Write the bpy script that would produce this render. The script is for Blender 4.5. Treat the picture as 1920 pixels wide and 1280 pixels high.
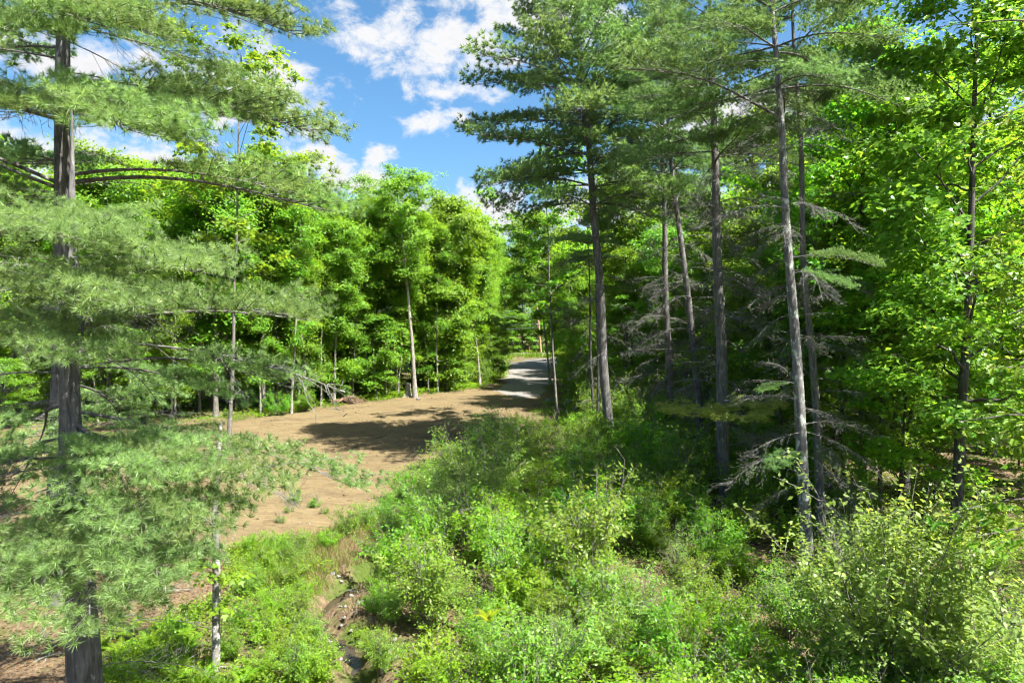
import bpy, math, random
import numpy as np
from mathutils import Vector, Matrix

for _o in list(bpy.data.objects):
    bpy.data.objects.remove(_o)
SC = bpy.context.scene
COL = SC.collection
R = math.radians

# ------------------------------------------------------------------ camera
CAM_H, FPX, PITCH = 7.0, 1300.0, R(1.76)          # focal length in pixels of a 1920 px wide frame
cam = bpy.data.cameras.new('camera')
cam.sensor_width = 36.0
cam.lens = 36.0 * FPX / 1920.0
cam.clip_start, cam.clip_end = 0.1, 3000.0
camo = bpy.data.objects.new('camera', cam)
camo.location = (0, 0, CAM_H)
camo.rotation_euler = (R(90) - PITCH, 0, 0)
COL.objects.link(camo)
SC.camera = camo

# ------------------------------------------------------------------ sun, sky, exposure
SUN_EL = R(57)
SUN_H = Vector((0.82, -0.57, 0)).normalized()
SUN_DIR = Vector((SUN_H.x * math.cos(SUN_EL), SUN_H.y * math.cos(SUN_EL), math.sin(SUN_EL)))
sl = bpy.data.lights.new('sun', 'SUN')
sl.energy, sl.angle, sl.color = 3.45, R(0.53), (1.0, 0.955, 0.88)
so = bpy.data.objects.new('sun', sl)
so.rotation_euler = SUN_DIR.to_track_quat('Z', 'Y').to_euler()
so.location = (20, -20, 40)
COL.objects.link(so)
SC.view_settings.view_transform = 'Standard'
SC.view_settings.look = 'None'
SC.view_settings.exposure = 2.78
SC.view_settings.gamma = 1.0
SC.view_settings.use_curve_mapping = False
SC.cycles.max_bounces = 8
SC.cycles.diffuse_bounces = 4
SC.cycles.glossy_bounces = 2
SC.cycles.transmission_bounces = 6
SC.cycles.use_light_tree = False
SC.cycles.adaptive_threshold = 0.045
SC.cycles.adaptive_min_samples = 24
SC.cycles.filter_width = 1.2
SC.cycles.transparent_max_bounces = 4
SC.cycles.caustics_reflective = False
SC.cycles.caustics_refractive = False

FW = Vector((0, math.cos(PITCH), -math.sin(PITCH)))
UP = Vector((0, math.sin(PITCH), math.cos(PITCH)))


def ray(px, py):
    return FW + Vector(((px - 960) / FPX, 0, 0)) + UP * ((640 - py) / FPX)


def at(px, py, D):
    d = ray(px, py)
    k = D / d.y
    return Vector((d.x * k, D, CAM_H + d.z * k))


def gp(px, py, z=0.0):
    d = ray(px, py)
    k = (z - CAM_H) / d.z
    return Vector((d.x * k, d.y * k, z))


def build_world():
    w = bpy.data.worlds.new('World')
    SC.world = w
    w.use_nodes = True
    nt = w.node_tree
    nt.nodes.clear()
    N, Lk = nt.nodes.new, nt.links.new
    out = N('ShaderNodeOutputWorld')
    bg = N('ShaderNodeBackground')
    bg.inputs['Strength'].default_value = 0.0505
    sky = N('ShaderNodeTexSky')
    sky.sky_type = 'NISHITA'
    sky.sun_disc = False
    sky.sun_elevation = SUN_EL
    sky.sun_rotation = math.atan2(SUN_H.x, SUN_H.y)
    sky.air_density, sky.dust_density, sky.ozone_density = 0.75, 2.2, 3.0
    sky.altitude = 100
    hs = N('ShaderNodeHueSaturation')
    hs.inputs['Saturation'].default_value = 1.2
    hs.inputs['Value'].default_value = 0.76
    hs.inputs['Hue'].default_value = 0.488
    Lk(sky.outputs[0], hs.inputs['Color'])
    tc = N('ShaderNodeTexCoord')
    nz = N('ShaderNodeTexNoise')
    nz.inputs['Scale'].default_value = 17.0
    nz.inputs['Detail'].default_value = 9.0
    nz.inputs['Roughness'].default_value = 0.64
    nz.inputs['Distortion'].default_value = 0.25
    mp = N('ShaderNodeMapping')
    mp.inputs['Scale'].default_value = (1, 1, 1.5)
    Lk(tc.outputs['Generated'], mp.inputs['Vector'])
    Lk(mp.outputs[0], nz.inputs['Vector'])
    clouds = [(815, 70, 185, 45), (985, 25, 130, 55), (835, 176, 70, 17), (796, 233, 44, 17), (866, 221, 26, 18), (705, 293, 24, 20), (495, 165, 95, 70), (590, 300, 60, 32),
              (660, 352, 100, 26), (950, 410, 170, 60), (240, 320, 210, 55), (50, 285, 110, 48), (1180, 390, 190, 60), (1390, 250, 120, 70), (120, 110, 120, 40), (1700, 320, 200, 70)]
    rg = random.Random(5)
    blobs = []
    for px, py, hw, hh in clouds:
        d = ray(px, py).normalized()
        blobs.append((d, hw / FPX, hh / FPX))
    for i in range(8):                         # same kind of cloud all round, unseen, enlarged for more ambient light
        az = R(60 + 260 * (i + rg.random()) / 8)
        el = R(rg.choice([9, 13, 20, 30, 44]))
        d = Vector((math.sin(az) * math.cos(el), math.cos(az) * math.cos(el), math.sin(el)))
        s = rg.uniform(0.16, 0.32)
        blobs.append((d, s, s * rg.uniform(0.3, 0.5)))
    prev = None
    for d, hw, hh in blobs:
        m = N('ShaderNodeMapping')
        m.vector_type = 'TEXTURE'
        m.inputs['Location'].default_value = d
        m.inputs['Rotation'].default_value = (0, 0, math.atan2(d.y, d.x))
        m.inputs['Scale'].default_value = (1.0, hw, hh)
        Lk(tc.outputs['Generated'], m.inputs['Vector'])
        ln = N('ShaderNodeVectorMath')
        ln.operation = 'LENGTH'
        Lk(m.outputs[0], ln.inputs[0])
        if prev is None:
            prev = ln.outputs['Value']
        else:
            mn = N('ShaderNodeMath')
            mn.operation = 'MINIMUM'
            Lk(prev, mn.inputs[0])
            Lk(ln.outputs['Value'], mn.inputs[1])
            prev = mn.outputs[0]
    a = N('ShaderNodeMath')
    a.operation = 'MULTIPLY_ADD'                # noise*2.6 - 1.3 + (1 - dist)
    a.inputs[1].default_value = 5.0
    Lk(nz.outputs['Fac'], a.inputs[0])
    b = N('ShaderNodeMath')
    b.operation = 'SUBTRACT'
    b.inputs[0].default_value = 1.05 - 2.5
    Lk(prev, b.inputs[1])
    Lk(b.outputs[0], a.inputs[2])
    mr = N('ShaderNodeMapRange')
    mr.interpolation_type = 'SMOOTHSTEP'
    mr.inputs['From Min'].default_value = -0.30
    mr.inputs['From Max'].default_value = 0.85
    Lk(a.outputs[0], mr.inputs['Value'])
    cr = N('ShaderNodeMapRange')                # cloud body: denser middles a little greyer
    cr.inputs['From Min'].default_value = 0.3
    cr.inputs['From Max'].default_value = 1.6
    cr.inputs['To Min'].default_value = 1.0
    cr.inputs['To Max'].default_value = 0.86
    Lk(a.outputs[0], cr.inputs['Value'])
    cc = N('ShaderNodeVectorMath')
    cc.operation = 'SCALE'
    cc.inputs[0].default_value = (2.95, 2.95, 3.0)
    Lk(cr.outputs[0], cc.inputs['Scale'])
    mix = N('ShaderNodeMix')
    mix.data_type = 'RGBA'
    Lk(mr.outputs[0], mix.inputs[0])
    Lk(hs.outputs[0], mix.inputs[6])
    Lk(cc.outputs[0], mix.inputs[7])
    Lk(mix.outputs[2], bg.inputs['Color'])
    Lk(bg.outputs[0], out.inputs['Surface'])


build_world()


# ------------------------------------------------------------------ materials
def newmat(name):
    m = bpy.data.materials.new(name)
    m.use_nodes = True
    nt = m.node_tree
    nt.nodes.clear()
    return m, nt


def leaf_mat(name, col, trans, hue=0.03, val=0.55, gloss=0.28, rough=0.45, tmix=0.48, objvar=1.0):
    m, nt = newmat(name)
    N, Lk = nt.nodes.new, nt.links.new
    out = N('ShaderNodeOutputMaterial')
    at_ = N('ShaderNodeAttribute')
    at_.attribute_name = 'tint'
    oi = N('ShaderNodeObjectInfo')

    def lin(src, mul, add):
        n = N('ShaderNodeMath')
        n.operation = 'MULTIPLY_ADD'
        Lk(src, n.inputs[0])
        n.inputs[1].default_value = mul
        n.inputs[2].default_value = add
        return n.outputs[0]

    def addn(a, b, op='ADD'):
        n = N('ShaderNodeMath')
        n.operation = op
        Lk(a, n.inputs[0])
        Lk(b, n.inputs[1])
        return n.outputs[0]
    h = addn(lin(at_.outputs['Fac'], -hue, 0.5 + hue / 2), lin(oi.outputs['Random'], hue * objvar, -hue * objvar / 2))
    v = addn(lin(at_.outputs['Fac'], val, 1 - val / 2), lin(oi.outputs['Random'], 0.28 * objvar, 1 - 0.14 * objvar), 'MULTIPLY')

    def hsv(c):
        n = N('ShaderNodeHueSaturation')
        n.inputs['Color'].default_value = (*c, 1)
        Lk(h, n.inputs['Hue'])
        Lk(v, n.inputs['Value'])
        return n.outputs[0]
    p = N('ShaderNodeBsdfPrincipled')
    Lk(hsv(col), p.inputs['Base Color'])
    p.inputs['Roughness'].default_value = rough
    p.inputs['Specular IOR Level'].default_value = gloss
    t = N('ShaderNodeBsdfTranslucent')
    Lk(hsv(trans), t.inputs['Color'])
    mx = N('ShaderNodeMixShader')
    mx.inputs[0].default_value = tmix
    Lk(p.outputs[0], mx.inputs[1])
    Lk(t.outputs[0], mx.inputs[2])
    Lk(mx.outputs[0], out.inputs['Surface'])
    return m


def ramp(nt, src, stops):
    n = nt.nodes.new('ShaderNodeValToRGB')
    e = n.color_ramp.elements
    while len(e) < len(stops):
        e.new(0.5)
    for i, (p, c) in enumerate(stops):
        e[i].position = p
        e[i].color = (*c, 1)
    nt.links.new(src, n.inputs[0])
    return n.outputs[0]


def noise(nt, vec, scale, detail=6, rough=0.6, dist=0.0):
    n = nt.nodes.new('ShaderNodeTexNoise')
    n.inputs['Scale'].default_value = scale
    n.inputs['Detail'].default_value = detail
    n.inputs['Roughness'].default_value = rough
    n.inputs['Distortion'].default_value = dist
    nt.links.new(vec, n.inputs['Vector'])
    return n.outputs['Fac']


def coords(nt, scale=(1, 1, 1), kind='Object'):
    tc = nt.nodes.new('ShaderNodeTexCoord')
    mp = nt.nodes.new('ShaderNodeMapping')
    mp.inputs['Scale'].default_value = scale
    nt.links.new(tc.outputs[kind], mp.inputs['Vector'])
    return mp.outputs[0]


def mixc(nt, fac, a, b, mode='MIX'):
    n = nt.nodes.new('ShaderNodeMix')
    n.data_type = 'RGBA'
    n.blend_type = mode
    for s, k in ((fac, 0), (a, 6), (b, 7)):
        if isinstance(s, (int, float)):
            n.inputs[k].default_value = s
        elif isinstance(s, tuple):
            n.inputs[k].default_value = (*s, 1)
        else:
            nt.links.new(s, n.inputs[k])
    return n.outputs[2]


def rng_map(nt, src, a, b, c=0.0, d=1.0, smooth=True):
    n = nt.nodes.new('ShaderNodeMapRange')
    if smooth:
        n.interpolation_type = 'SMOOTHSTEP'
    for k, v in zip(('From Min', 'From Max', 'To Min', 'To Max'), (a, b, c, d)):
        n.inputs[k].default_value = v
    nt.links.new(src, n.inputs['Value'])
    return n.outputs[0]


def finish(m, nt, col, rough=0.85, bump=None, strength=0.4, dist=0.02, spec=0.2):
    out = nt.nodes.new('ShaderNodeOutputMaterial')
    p = nt.nodes.new('ShaderNodeBsdfPrincipled')
    if isinstance(col, tuple):
        p.inputs['Base Color'].default_value = (*col, 1)
    else:
        nt.links.new(col, p.inputs['Base Color'])
    p.inputs['Roughness'].default_value = rough
    p.inputs['Specular IOR Level'].default_value = spec
    if bump is not None:
        b = nt.nodes.new('ShaderNodeBump')
        b.inputs['Strength'].default_value = strength
        b.inputs['Distance'].default_value = dist
        nt.links.new(bump, b.inputs['Height'])
        nt.links.new(b.outputs[0], p.inputs['Normal'])
    nt.links.new(p.outputs[0], out.inputs['Surface'])
    return m


def bark_mat(name, dark, light, lichen=None, lich_amt=0.0, sc=1.0, vstretch=0.18):
    m, nt = newmat(name)
    v = coords(nt, (14 * sc, 14 * sc, 14 * sc * vstretch))
    f = noise(nt, v, 1.0, 6, 0.65, 0.6)
    c = ramp(nt, f, [(0.32, dark), (0.72, light)])
    big = noise(nt, coords(nt, (1, 1, 1)), 2.2, 4, 0.6)
    c = mixc(nt, rng_map(nt, big, 0.35, 0.7), c, mixc(nt, 1.0, c, (0.72, 0.7, 0.66), 'MULTIPLY'))
    if lichen:
        lf = noise(nt, coords(nt, (5, 5, 3.0)), 1.3, 6, 0.65)
        c = mixc(nt, rng_map(nt, lf, 0.62 - lich_amt, 0.70 - lich_amt), c, lichen)
    return finish(m, nt, c, 0.9, f, 0.9, 0.03, 0.15)


M = {}
M['bg_leaf'] = leaf_mat('maple_leaf_green', (0.096, 0.205, 0.020), (0.28, 0.48, 0.022), hue=0.028, val=0.6)  # mid-green leaf, tint varies at random
M['bg_leaf2'] = leaf_mat('maple_leaf_yellowgreen', (0.114, 0.215, 0.022), (0.31, 0.50, 0.024), hue=0.028, val=0.6)
M['wood_leaf'] = leaf_mat('forest_leaf', (0.090, 0.205, 0.015), (0.29, 0.54, 0.016), hue=0.04, val=0.6)
M['oak_leaf'] = leaf_mat('oak_leaf', (0.098, 0.200, 0.020), (0.26, 0.45, 0.028), hue=0.045, val=0.6, gloss=0.35, rough=0.38)
M['shrub_leaf'] = leaf_mat('shrub_leaf', (0.120, 0.225, 0.026), (0.30, 0.47, 0.028), hue=0.04, val=0.55, gloss=0.35)
M['shrub_leaf2'] = leaf_mat('willow_shrub_leaf', (0.150, 0.255, 0.045), (0.32, 0.48, 0.05), hue=0.035, val=0.55, gloss=0.35)
M['pale_leaf'] = leaf_mat('pale_shrub_leaf', (0.170, 0.268, 0.060), (0.36, 0.52, 0.065), hue=0.03, val=0.5, gloss=0.4, tmix=.55)
M['needle'] = leaf_mat('pine_needle', (0.158, 0.252, 0.080), (0.27, 0.40, 0.085), hue=0.025, val=0.75, gloss=0.4, rough=0.4, tmix=0.42)
M['needle2'] = leaf_mat('pine_needle_bluish', (0.125, 0.225, 0.075), (0.22, 0.36, 0.075), hue=0.025, val=0.65, gloss=0.4, rough=0.4, tmix=0.42)
M['needle3'] = leaf_mat('pine_needle_painted_sun', (0.29, 0.36, 0.07), (0.40, 0.47, 0.07), hue=0.03, val=0.6, gloss=0.3, tmix=0.3)  # colour raised to stand in for a sun patch on the low boughs
M['brown_needle'] = leaf_mat('dead_pine_needle', (0.30, 0.09, 0.03), (0.3, 0.1, 0.03), hue=0.02, val=0.5)
M['grass'] = leaf_mat('grass_blade', (0.110, 0.190, 0.016), (0.27, 0.40, 0.02), hue=0.05, val=0.6, gloss=0.25)
M['drygrass'] = leaf_mat('dry_grass_blade', (0.27, 0.22, 0.10), (0.28, 0.23, 0.1), hue=0.03, val=0.6)
M['fern'] = leaf_mat('fern_frond', (0.130, 0.240, 0.016), (0.34, 0.52, 0.02), hue=0.03, val=0.5, gloss=0.2)
M['yellow_fern'] = leaf_mat('yellow_fern_frond', (0.22, 0.26, 0.012), (0.40, 0.44, 0.02), hue=0.02, val=0.3, gloss=0.2)
M['pine_bark'] = bark_mat('pine_bark', (0.056, 0.053, 0.052), (0.207, 0.201, 0.194), (0.244, 0.252, 0.229), 0.01)
M['pine_bark_lichen'] = bark_mat('pine_bark_lichen', (0.067, 0.064, 0.063), (0.215, 0.211, 0.206), (0.348, 0.363, 0.333), 0.09)
M['dark_bark'] = bark_mat('dark_bark', (0.033, 0.030, 0.027), (0.122, 0.115, 0.105), (0.192, 0.192, 0.163), 0.02)
M['maple_bark'] = bark_mat('maple_bark', (0.074, 0.068, 0.059), (0.215, 0.201, 0.181), (0.266, 0.259, 0.237), 0.03)
M['pale_bark'] = bark_mat('pale_bark', (0.126, 0.115, 0.100), (0.311, 0.292, 0.266), (0.370, 0.363, 0.333), 0.05)
M['birch_bark'] = bark_mat('birch_bark', (0.096, 0.089, 0.078), (0.326, 0.315, 0.296), (0.429, 0.422, 0.400), 0.10, vstretch=1.6)
M['dead_wood'] = bark_mat('dead_branch_wood', (0.075, 0.074, 0.066), (0.21, 0.21, 0.192), (0.26, 0.28, 0.23), 0.03)
M['twig'] = bark_mat('twig_bark', (0.09, 0.08, 0.068), (0.27, 0.25, 0.225))


# ------------------------------------------------------------------ mesh helpers
def np_mesh(name, V, F, mat=None, tint=None, smooth=False):
    """V (n,3); F list of (m,k) index arrays."""
    me = bpy.data.meshes.new(name)
    V = np.asarray(V, dtype=np.float32)
    F = [np.asarray(f, dtype=np.int32) for f in F if len(f)]
    me.vertices.add(len(V))
    me.vertices.foreach_set('co', V.ravel())
    loops = np.concatenate([f.ravel() for f in F])
    starts, s = [], 0
    for f in F:
        k = f.shape[1]
        starts.append(s + k * np.arange(len(f), dtype=np.int32))
        s += f.size
    starts = np.concatenate(starts).astype(np.int32)
    me.loops.add(len(loops))
    me.loops.foreach_set('vertex_index', loops)
    me.polygons.add(len(starts))
    me.polygons.foreach_set('loop_start', starts)
    if smooth:
        me.polygons.foreach_set('use_smooth', np.ones(len(starts), dtype=bool))
    me.update(calc_edges=True)
    if tint is not None:
        a = me.attributes.new('tint', 'FLOAT', 'POINT')
        a.data.foreach_set('value', np.asarray(tint, dtype=np.float32))
    if mat:
        me.materials.append(M[mat] if isinstance(mat, str) else mat)
    return me


class Acc:
    def __init__(self):
        self.V, self.F3, self.F4, self.n = [], [], [], 0

    def add(self, V, F):
        V = np.asarray(V, dtype=np.float32)
        F = np.asarray(F, dtype=np.int32) + self.n
        (self.F3 if F.shape[1] == 3 else self.F4).append(F)
        self.V.append(V)
        self.n += len(V)

    def tube(self, P, r, sides=6, cap=False, rough=0.0, rng=None):
        P = np.asarray(P, dtype=np.float64)
        k = len(P)
        r = np.broadcast_to(np.asarray(r, dtype=np.float64), (k,))
        T = np.gradient(P, axis=0)
        T /= np.linalg.norm(T, axis=1, keepdims=True) + 1e-9
        ref = np.array([0, 0, 1.0]) if abs(T[0][2]) < 0.9 else np.array([1.0, 0, 0])
        u = np.cross(T, ref)
        u /= np.linalg.norm(u, axis=1, keepdims=True) + 1e-9
        v = np.cross(T, u)
        a = np.linspace(0, 2 * np.pi, sides, endpoint=False)
        rr = r[:, None] * np.ones((1, sides))
        if rough and rng is not None:
            rr = rr * (1 + rough * rng.standard_normal((k, sides)))
        V = P[:, None, :] + rr[..., None] * (np.cos(a)[None, :, None] * u[:, None, :] + np.sin(a)[None, :, None] * v[:, None, :])
        i = np.arange(k - 1)[:, None] * sides
        j = np.arange(sides)[None, :]
        j2 = (j + 1) % sides
        F = np.stack([i + j, i + j2, i + sides + j2, i + sides + j], axis=-1).reshape(-1, 4)
        self.add(V.reshape(-1, 3), F)
        if cap:
            for base in (0, (k - 1) * sides):
                c = V.reshape(-1, 3)[base:base + sides]
                self.add(np.vstack([c, c.mean(0)]), [[q, (q + 1) % sides, sides] for q in range(sides)])

    def mesh(self, name, mat, smooth=True, tint=None):
        F = []
        if self.F3:
            F.append(np.concatenate(self.F3))
        if self.F4:
            F.append(np.concatenate(self.F4))
        return np_mesh(name, np.concatenate(self.V), F, mat, tint, smooth)


def nrm(a):
    return a / (np.linalg.norm(a, axis=-1, keepdims=True) + 1e-9)


TEMPL = {
    'rhomb': (np.array([(0, 0, 0), (.45, .34, .07), (1, 0, -.05), (.45, -.34, .07)]), np.array([(0, 2, 1), (0, 3, 2)])),
    'oval': (np.array([(0, 0, 0), (.38, .28, .05), (1, 0, -.04), (.38, -.28, .05)]), np.array([(0, 2, 1), (0, 3, 2)])),
    'tri': (np.array([(0, -.3, 0), (0, .3, 0), (1, 0, 0)]), np.array([(0, 1, 2)])),
    'maple': (np.array([(.36, 0, -.03), (0, 0, 0), (.10, .30, .03), (.42, .52, .05), (.50, .20, .02), (1, 0, -.06), (.50, -.20, .02), (.42, -.52, .05), (.10, -.30, .03)]),
              np.array([(0, 1 + i, 1 + (i + 1) % 8) for i in range(8)])[:, [0, 2, 1]]),
}
_op = [(0, 0), (.13, .09), (.24, .27), (.35, .11), (.50, .38), (.60, .13), (.76, .30), (.84, .10), (1, 0)]
_ov = [(x, 0, -.12 * x * x) for x, y in _op] + [(x, y, .05 - .12 * x * x) for x, y in _op[1:-1]] + [(x, -y, .05 - .12 * x * x) for x, y in _op[1:-1]]
_of = []
for i in range(8):
    for off in (8, 15):
        a, b = i, i + 1
        ea = None if i == 0 else i + off
        eb = None if i == 7 else i + 1 + off
        if ea is None:
            _of.append((a, b, eb))
        elif eb is None:
            _of.append((a, b, ea))
        else:
            _of += [(a, b, eb), (a, eb, ea)]
TEMPL['oak'] = (np.array(_ov, dtype=float), np.array(_of))


def needle_template(n, w, seed=1, lo=18, hi=80):
    g = np.random.default_rng(seed)
    th = np.radians(g.uniform(lo, hi, n))
    ph = np.linspace(0, 2 * np.pi * 7, n) + g.uniform(-.3, .3, n)
    L = g.uniform(.72, 1.0, n)
    d = np.stack([np.cos(th), np.sin(th) * np.cos(ph), np.sin(th) * np.sin(ph)], -1)
    side = nrm(np.cross(d, g.standard_normal((n, 3))))
    V = np.stack([side * w / 2, -side * w / 2, d * L[:, None]], 1).reshape(-1, 3)
    return V, np.arange(3 * n).reshape(-1, 3)


def scatter(templ, C, U, Nn, S, T):
    """template copies at C, long axis U, normal Nn, size S, tint T -> V, F, tint."""
    Tv, Tf = TEMPL[templ] if isinstance(templ, str) else templ
    C, U, Nn = (np.asarray(a, dtype=np.float32) for a in (C, U, Nn))
    U = nrm(U)
    Vv = nrm(np.cross(Nn, U))
    Nn = np.cross(U, Vv)
    Tv = Tv.astype(np.float32)
    S = np.broadcast_to(np.asarray(S, dtype=np.float32), (len(C),))[:, None, None]
    V = C[:, None, :] + S * (Tv[None, :, 0:1] * U[:, None] + Tv[None, :, 1:2] * Vv[:, None] + Tv[None, :, 2:3] * Nn[:, None])
    k = len(Tv)
    F = Tf[None] + (np.arange(len(C)) * k)[:, None, None]
    t = np.repeat(np.asarray(T, dtype=np.float32), k)
    return V.reshape(-1, 3), F.reshape(-1, Tf.shape[1]), t


# ------------------------------------------------------------------ object helpers
def ob(name, me, parent=None, kind=None):
    o = bpy.data.objects.new(name, me)
    COL.objects.link(o)
    if parent is not None:
        o.parent = parent
    if kind:
        o['kind'] = kind
    return o


def tag(o, label, cat, group=None):
    o['label'], o['category'] = label, cat
    if group:
        o['group'] = group
    return o


def thing(name, label, cat, loc=(0, 0, 0), rotz=0.0, scale=1.0, group=None):
    o = bpy.data.objects.new(name, None)
    COL.objects.link(o)
    o.empty_display_size = 0.2
    o.location = loc
    o.rotation_euler = (0, 0, rotz)
    o.scale = (scale, scale, scale) if not hasattr(scale, '__len__') else scale
    return tag(o, label, cat, group)


def stamp(proto, name, label, cat, loc, rotz=0.0, scale=1.0, group=None, tilt=(0, 0)):
    t = thing(name, label, cat, loc, rotz, scale, group)
    t.rotation_euler = (tilt[0], tilt[1], rotz)
    for pn, me, kind in proto:
        ob(pn, me, t, kind)
    return t


# ------------------------------------------------------------------ terrain
STREAM = [gp(*p, -0.45) for p in [(760, 1035), (712, 1068), (655, 1103), (603, 1142), (612, 1174), (648, 1203), (666, 1240), (672, 1285), (690, 1380), (760, 1600)]]
SPTS = np.array([(p.x, p.y) for p in STREAM])


def seg_dist(x, y, P):
    x, y = np.asarray(x, float), np.asarray(y, float)
    best = np.full(x.shape, 1e9)
    for (ax, ay), (bx, by) in zip(P[:-1], P[1:]):
        dx, dy = bx - ax, by - ay
        t = np.clip(((x - ax) * dx + (y - ay) * dy) / (dx * dx + dy * dy), 0, 1)
        best = np.minimum(best, np.hypot(x - ax - t * dx, y - ay - t * dy))
    return best


def sdf_poly(x, y, P):
    """signed distance, positive inside."""
    x, y = np.asarray(x, float), np.asarray(y, float)
    P = np.asarray(P, float)
    d = seg_dist(x, y, np.vstack([P, P[:1]]))
    ins = np.zeros(x.shape, bool)
    for (ax, ay), (bx, by) in zip(P, np.roll(P, -1, 0)):
        c = ((ay > y) != (by > y)) & (x < (bx - ax) * (y - ay) / (by - ay + 1e-12) + ax)
        ins ^= c
    return np.where(ins, d, -d)


def fbm(x, y, s, seed=0, oct=4):
    g = np.random.default_rng(seed)
    x, y = np.asarray(x, float), np.asarray(y, float)
    o = np.zeros(np.broadcast(x, y).shape)
    a = 1.0
    for i in range(oct):
        for j in range(4):
            th, ph = g.uniform(0, 2 * np.pi, 2)
            f = s * (2 ** i) * g.uniform(.7, 1.3)
            o = o + a * np.sin(f * (x * np.cos(th) + y * np.sin(th)) + ph) / 2.0
        a *= 0.5
    return o / 2.0


def W(pts):
    return np.array([(gp(*p).x, gp(*p).y) for p in pts])


DIRT = W([(-420, 862), (150, 830), (420, 792), (560, 772), (650, 758), (790, 742), (905, 727), (962, 734), (1012, 746), (1005, 765), (965, 785),
          (905, 803), (852, 836), (838, 880), (790, 925), (722, 948), (665, 972), (590, 1002), (430, 1022), (300, 1055), (100, 1095), (-420, 1150)])
DRIVE_L = W([(945, 741), (930, 732), (940, 721), (953, 706), (956, 692), (958, 681), (990, 674), (1120, 668)])
DRIVE_R = W([(985, 748), (1010, 740), (1024, 727), (1033, 706), (1037, 692), (1050, 684), (1100, 678), (1190, 670)])
DRIVE = np.vstack([DRIVE_L, DRIVE_R[::-1]])


def hgt(x, y):
    x, y = np.asarray(x, float), np.asarray(y, float)
    h = 0.16 * fbm(x, y, 0.22, 3, 3)
    sd = sdf_poly(x, y, DIRT)
    h = h * (1 - 0.8 * np.clip(sd / 2 + .5, 0, 1))
    h = h + 0.03 * fbm(x, y, 1.9, 8, 3)
    d = seg_dist(x, y, SPTS)
    h = h - 0.52 * np.exp(-(d / (0.34 + 0.14 * np.sin(y * 2.1))) ** 2) - 0.12 * np.exp(-(d / 1.8) ** 2)
    h = h * np.clip((170 - y) / 60, 0, 1) * np.clip(1.6 - np.abs(sdf_poly(x, y, DRIVE)) * 0 - 0.6, 0, 1)
    return h


def hz(x, y):
    return float(hgt(np.array([x]), np.array([y]))[0])


def lines(fine0, fine1, step, far0, far1):
    a = list(np.arange(fine0, fine1, step))
    s, v = step, fine1
    while v < far1:
        a.append(v)
        s *= 1.18
        v += s
    s, v = step, fine0
    while v > far0:
        s *= 1.18
        v -= s
        a.insert(0, v)
    return np.array(a)


def grid_mesh(name, xs, ys, hf, mat, keep=None):
    X, Y = np.meshgrid(xs, ys)
    Z = hf(X, Y)
    nx, ny = len(xs), len(ys)
    i = np.arange(nx * ny).reshape(ny, nx)
    F = np.stack([i[:-1, :-1], i[:-1, 1:], i[1:, 1:], i[1:, :-1]], -1).reshape(-1, 4)
    V = np.stack([X, Y, Z], -1).reshape(-1, 3)
    if keep is not None:
        kv = keep(X, Y).ravel()
        F = F[kv[F].any(1)]
        used = np.unique(F)
        re = np.full(len(V), -1)
        re[used] = np.arange(len(used))
        V, F = V[used], re[F]
    return np_mesh(name, V, [F], mat, smooth=True)


# ground material: leaf litter, moss, soil
m, nt = newmat('forest_floor')
v = coords(nt)
n1 = noise(nt, v, 0.55, 6, 0.6)
n2 = noise(nt, v, 9.0, 8, 0.7, 0.8)
n3 = noise(nt, v, 38.0, 5, 0.7)
lit = ramp(nt, n2, [(0.30, (0.045, 0.032, 0.020)), (0.5, (0.105, 0.074, 0.045)), (0.72, (0.21, 0.155, 0.095))])
grn = ramp(nt, n2, [(0.3, (0.030, 0.045, 0.010)), (0.7, (0.070, 0.105, 0.018))])
c = mixc(nt, rng_map(nt, n1, 0.46, 0.62), lit, grn)
c = mixc(nt, rng_map(nt, n3, 0.60, 0.72), c, (0.27, 0.20, 0.13))
M['floor'] = finish(m, nt, c, 0.95, n2, 0.8, 0.08, 0.1)

# graded dirt: tan sandy soil with wheel scuffs along the clearing
m, nt = newmat('graded_dirt')
v = coords(nt)
n1 = noise(nt, v, 0.32, 7, 0.68)
tc = nt.nodes.new('ShaderNodeTexCoord')
mp = nt.nodes.new('ShaderNodeMapping')
mp.inputs['Rotation'].default_value = (0, 0, R(-52))
mp.inputs['Scale'].default_value = (0.5, 2.2, 1)
nt.links.new(tc.outputs['Object'], mp.inputs['Vector'])
trk = noise(nt, mp.outputs[0], 1.0, 9, 0.72, 1.6)
n2 = noise(nt, v, 4.5, 9, 0.72, 0.5)
n3 = noise(nt, v, 26.0, 6, 0.75)
c = ramp(nt, trk, [(0.28, (0.060, 0.040, 0.022)), (0.46, (0.112, 0.084, 0.043)), (0.72, (0.155, 0.121, 0.066))])
c = mixc(nt, rng_map(nt, n2, 0.50, 0.72), c, (0.060, 0.044, 0.025))
c = mixc(nt, rng_map(nt, n1, 0.50, 0.68, 0, 0.75), c, (0.068, 0.051, 0.029))
c = mixc(nt, rng_map(nt, n3, 0.66, 0.76), c, (0.19, 0.165, 0.122))
bm = mixc(nt, 0.5, trk, n2)
M['dirt'] = finish(m, nt, c, 0.95, bm, 0.55, 0.07, 0.1)

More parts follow.
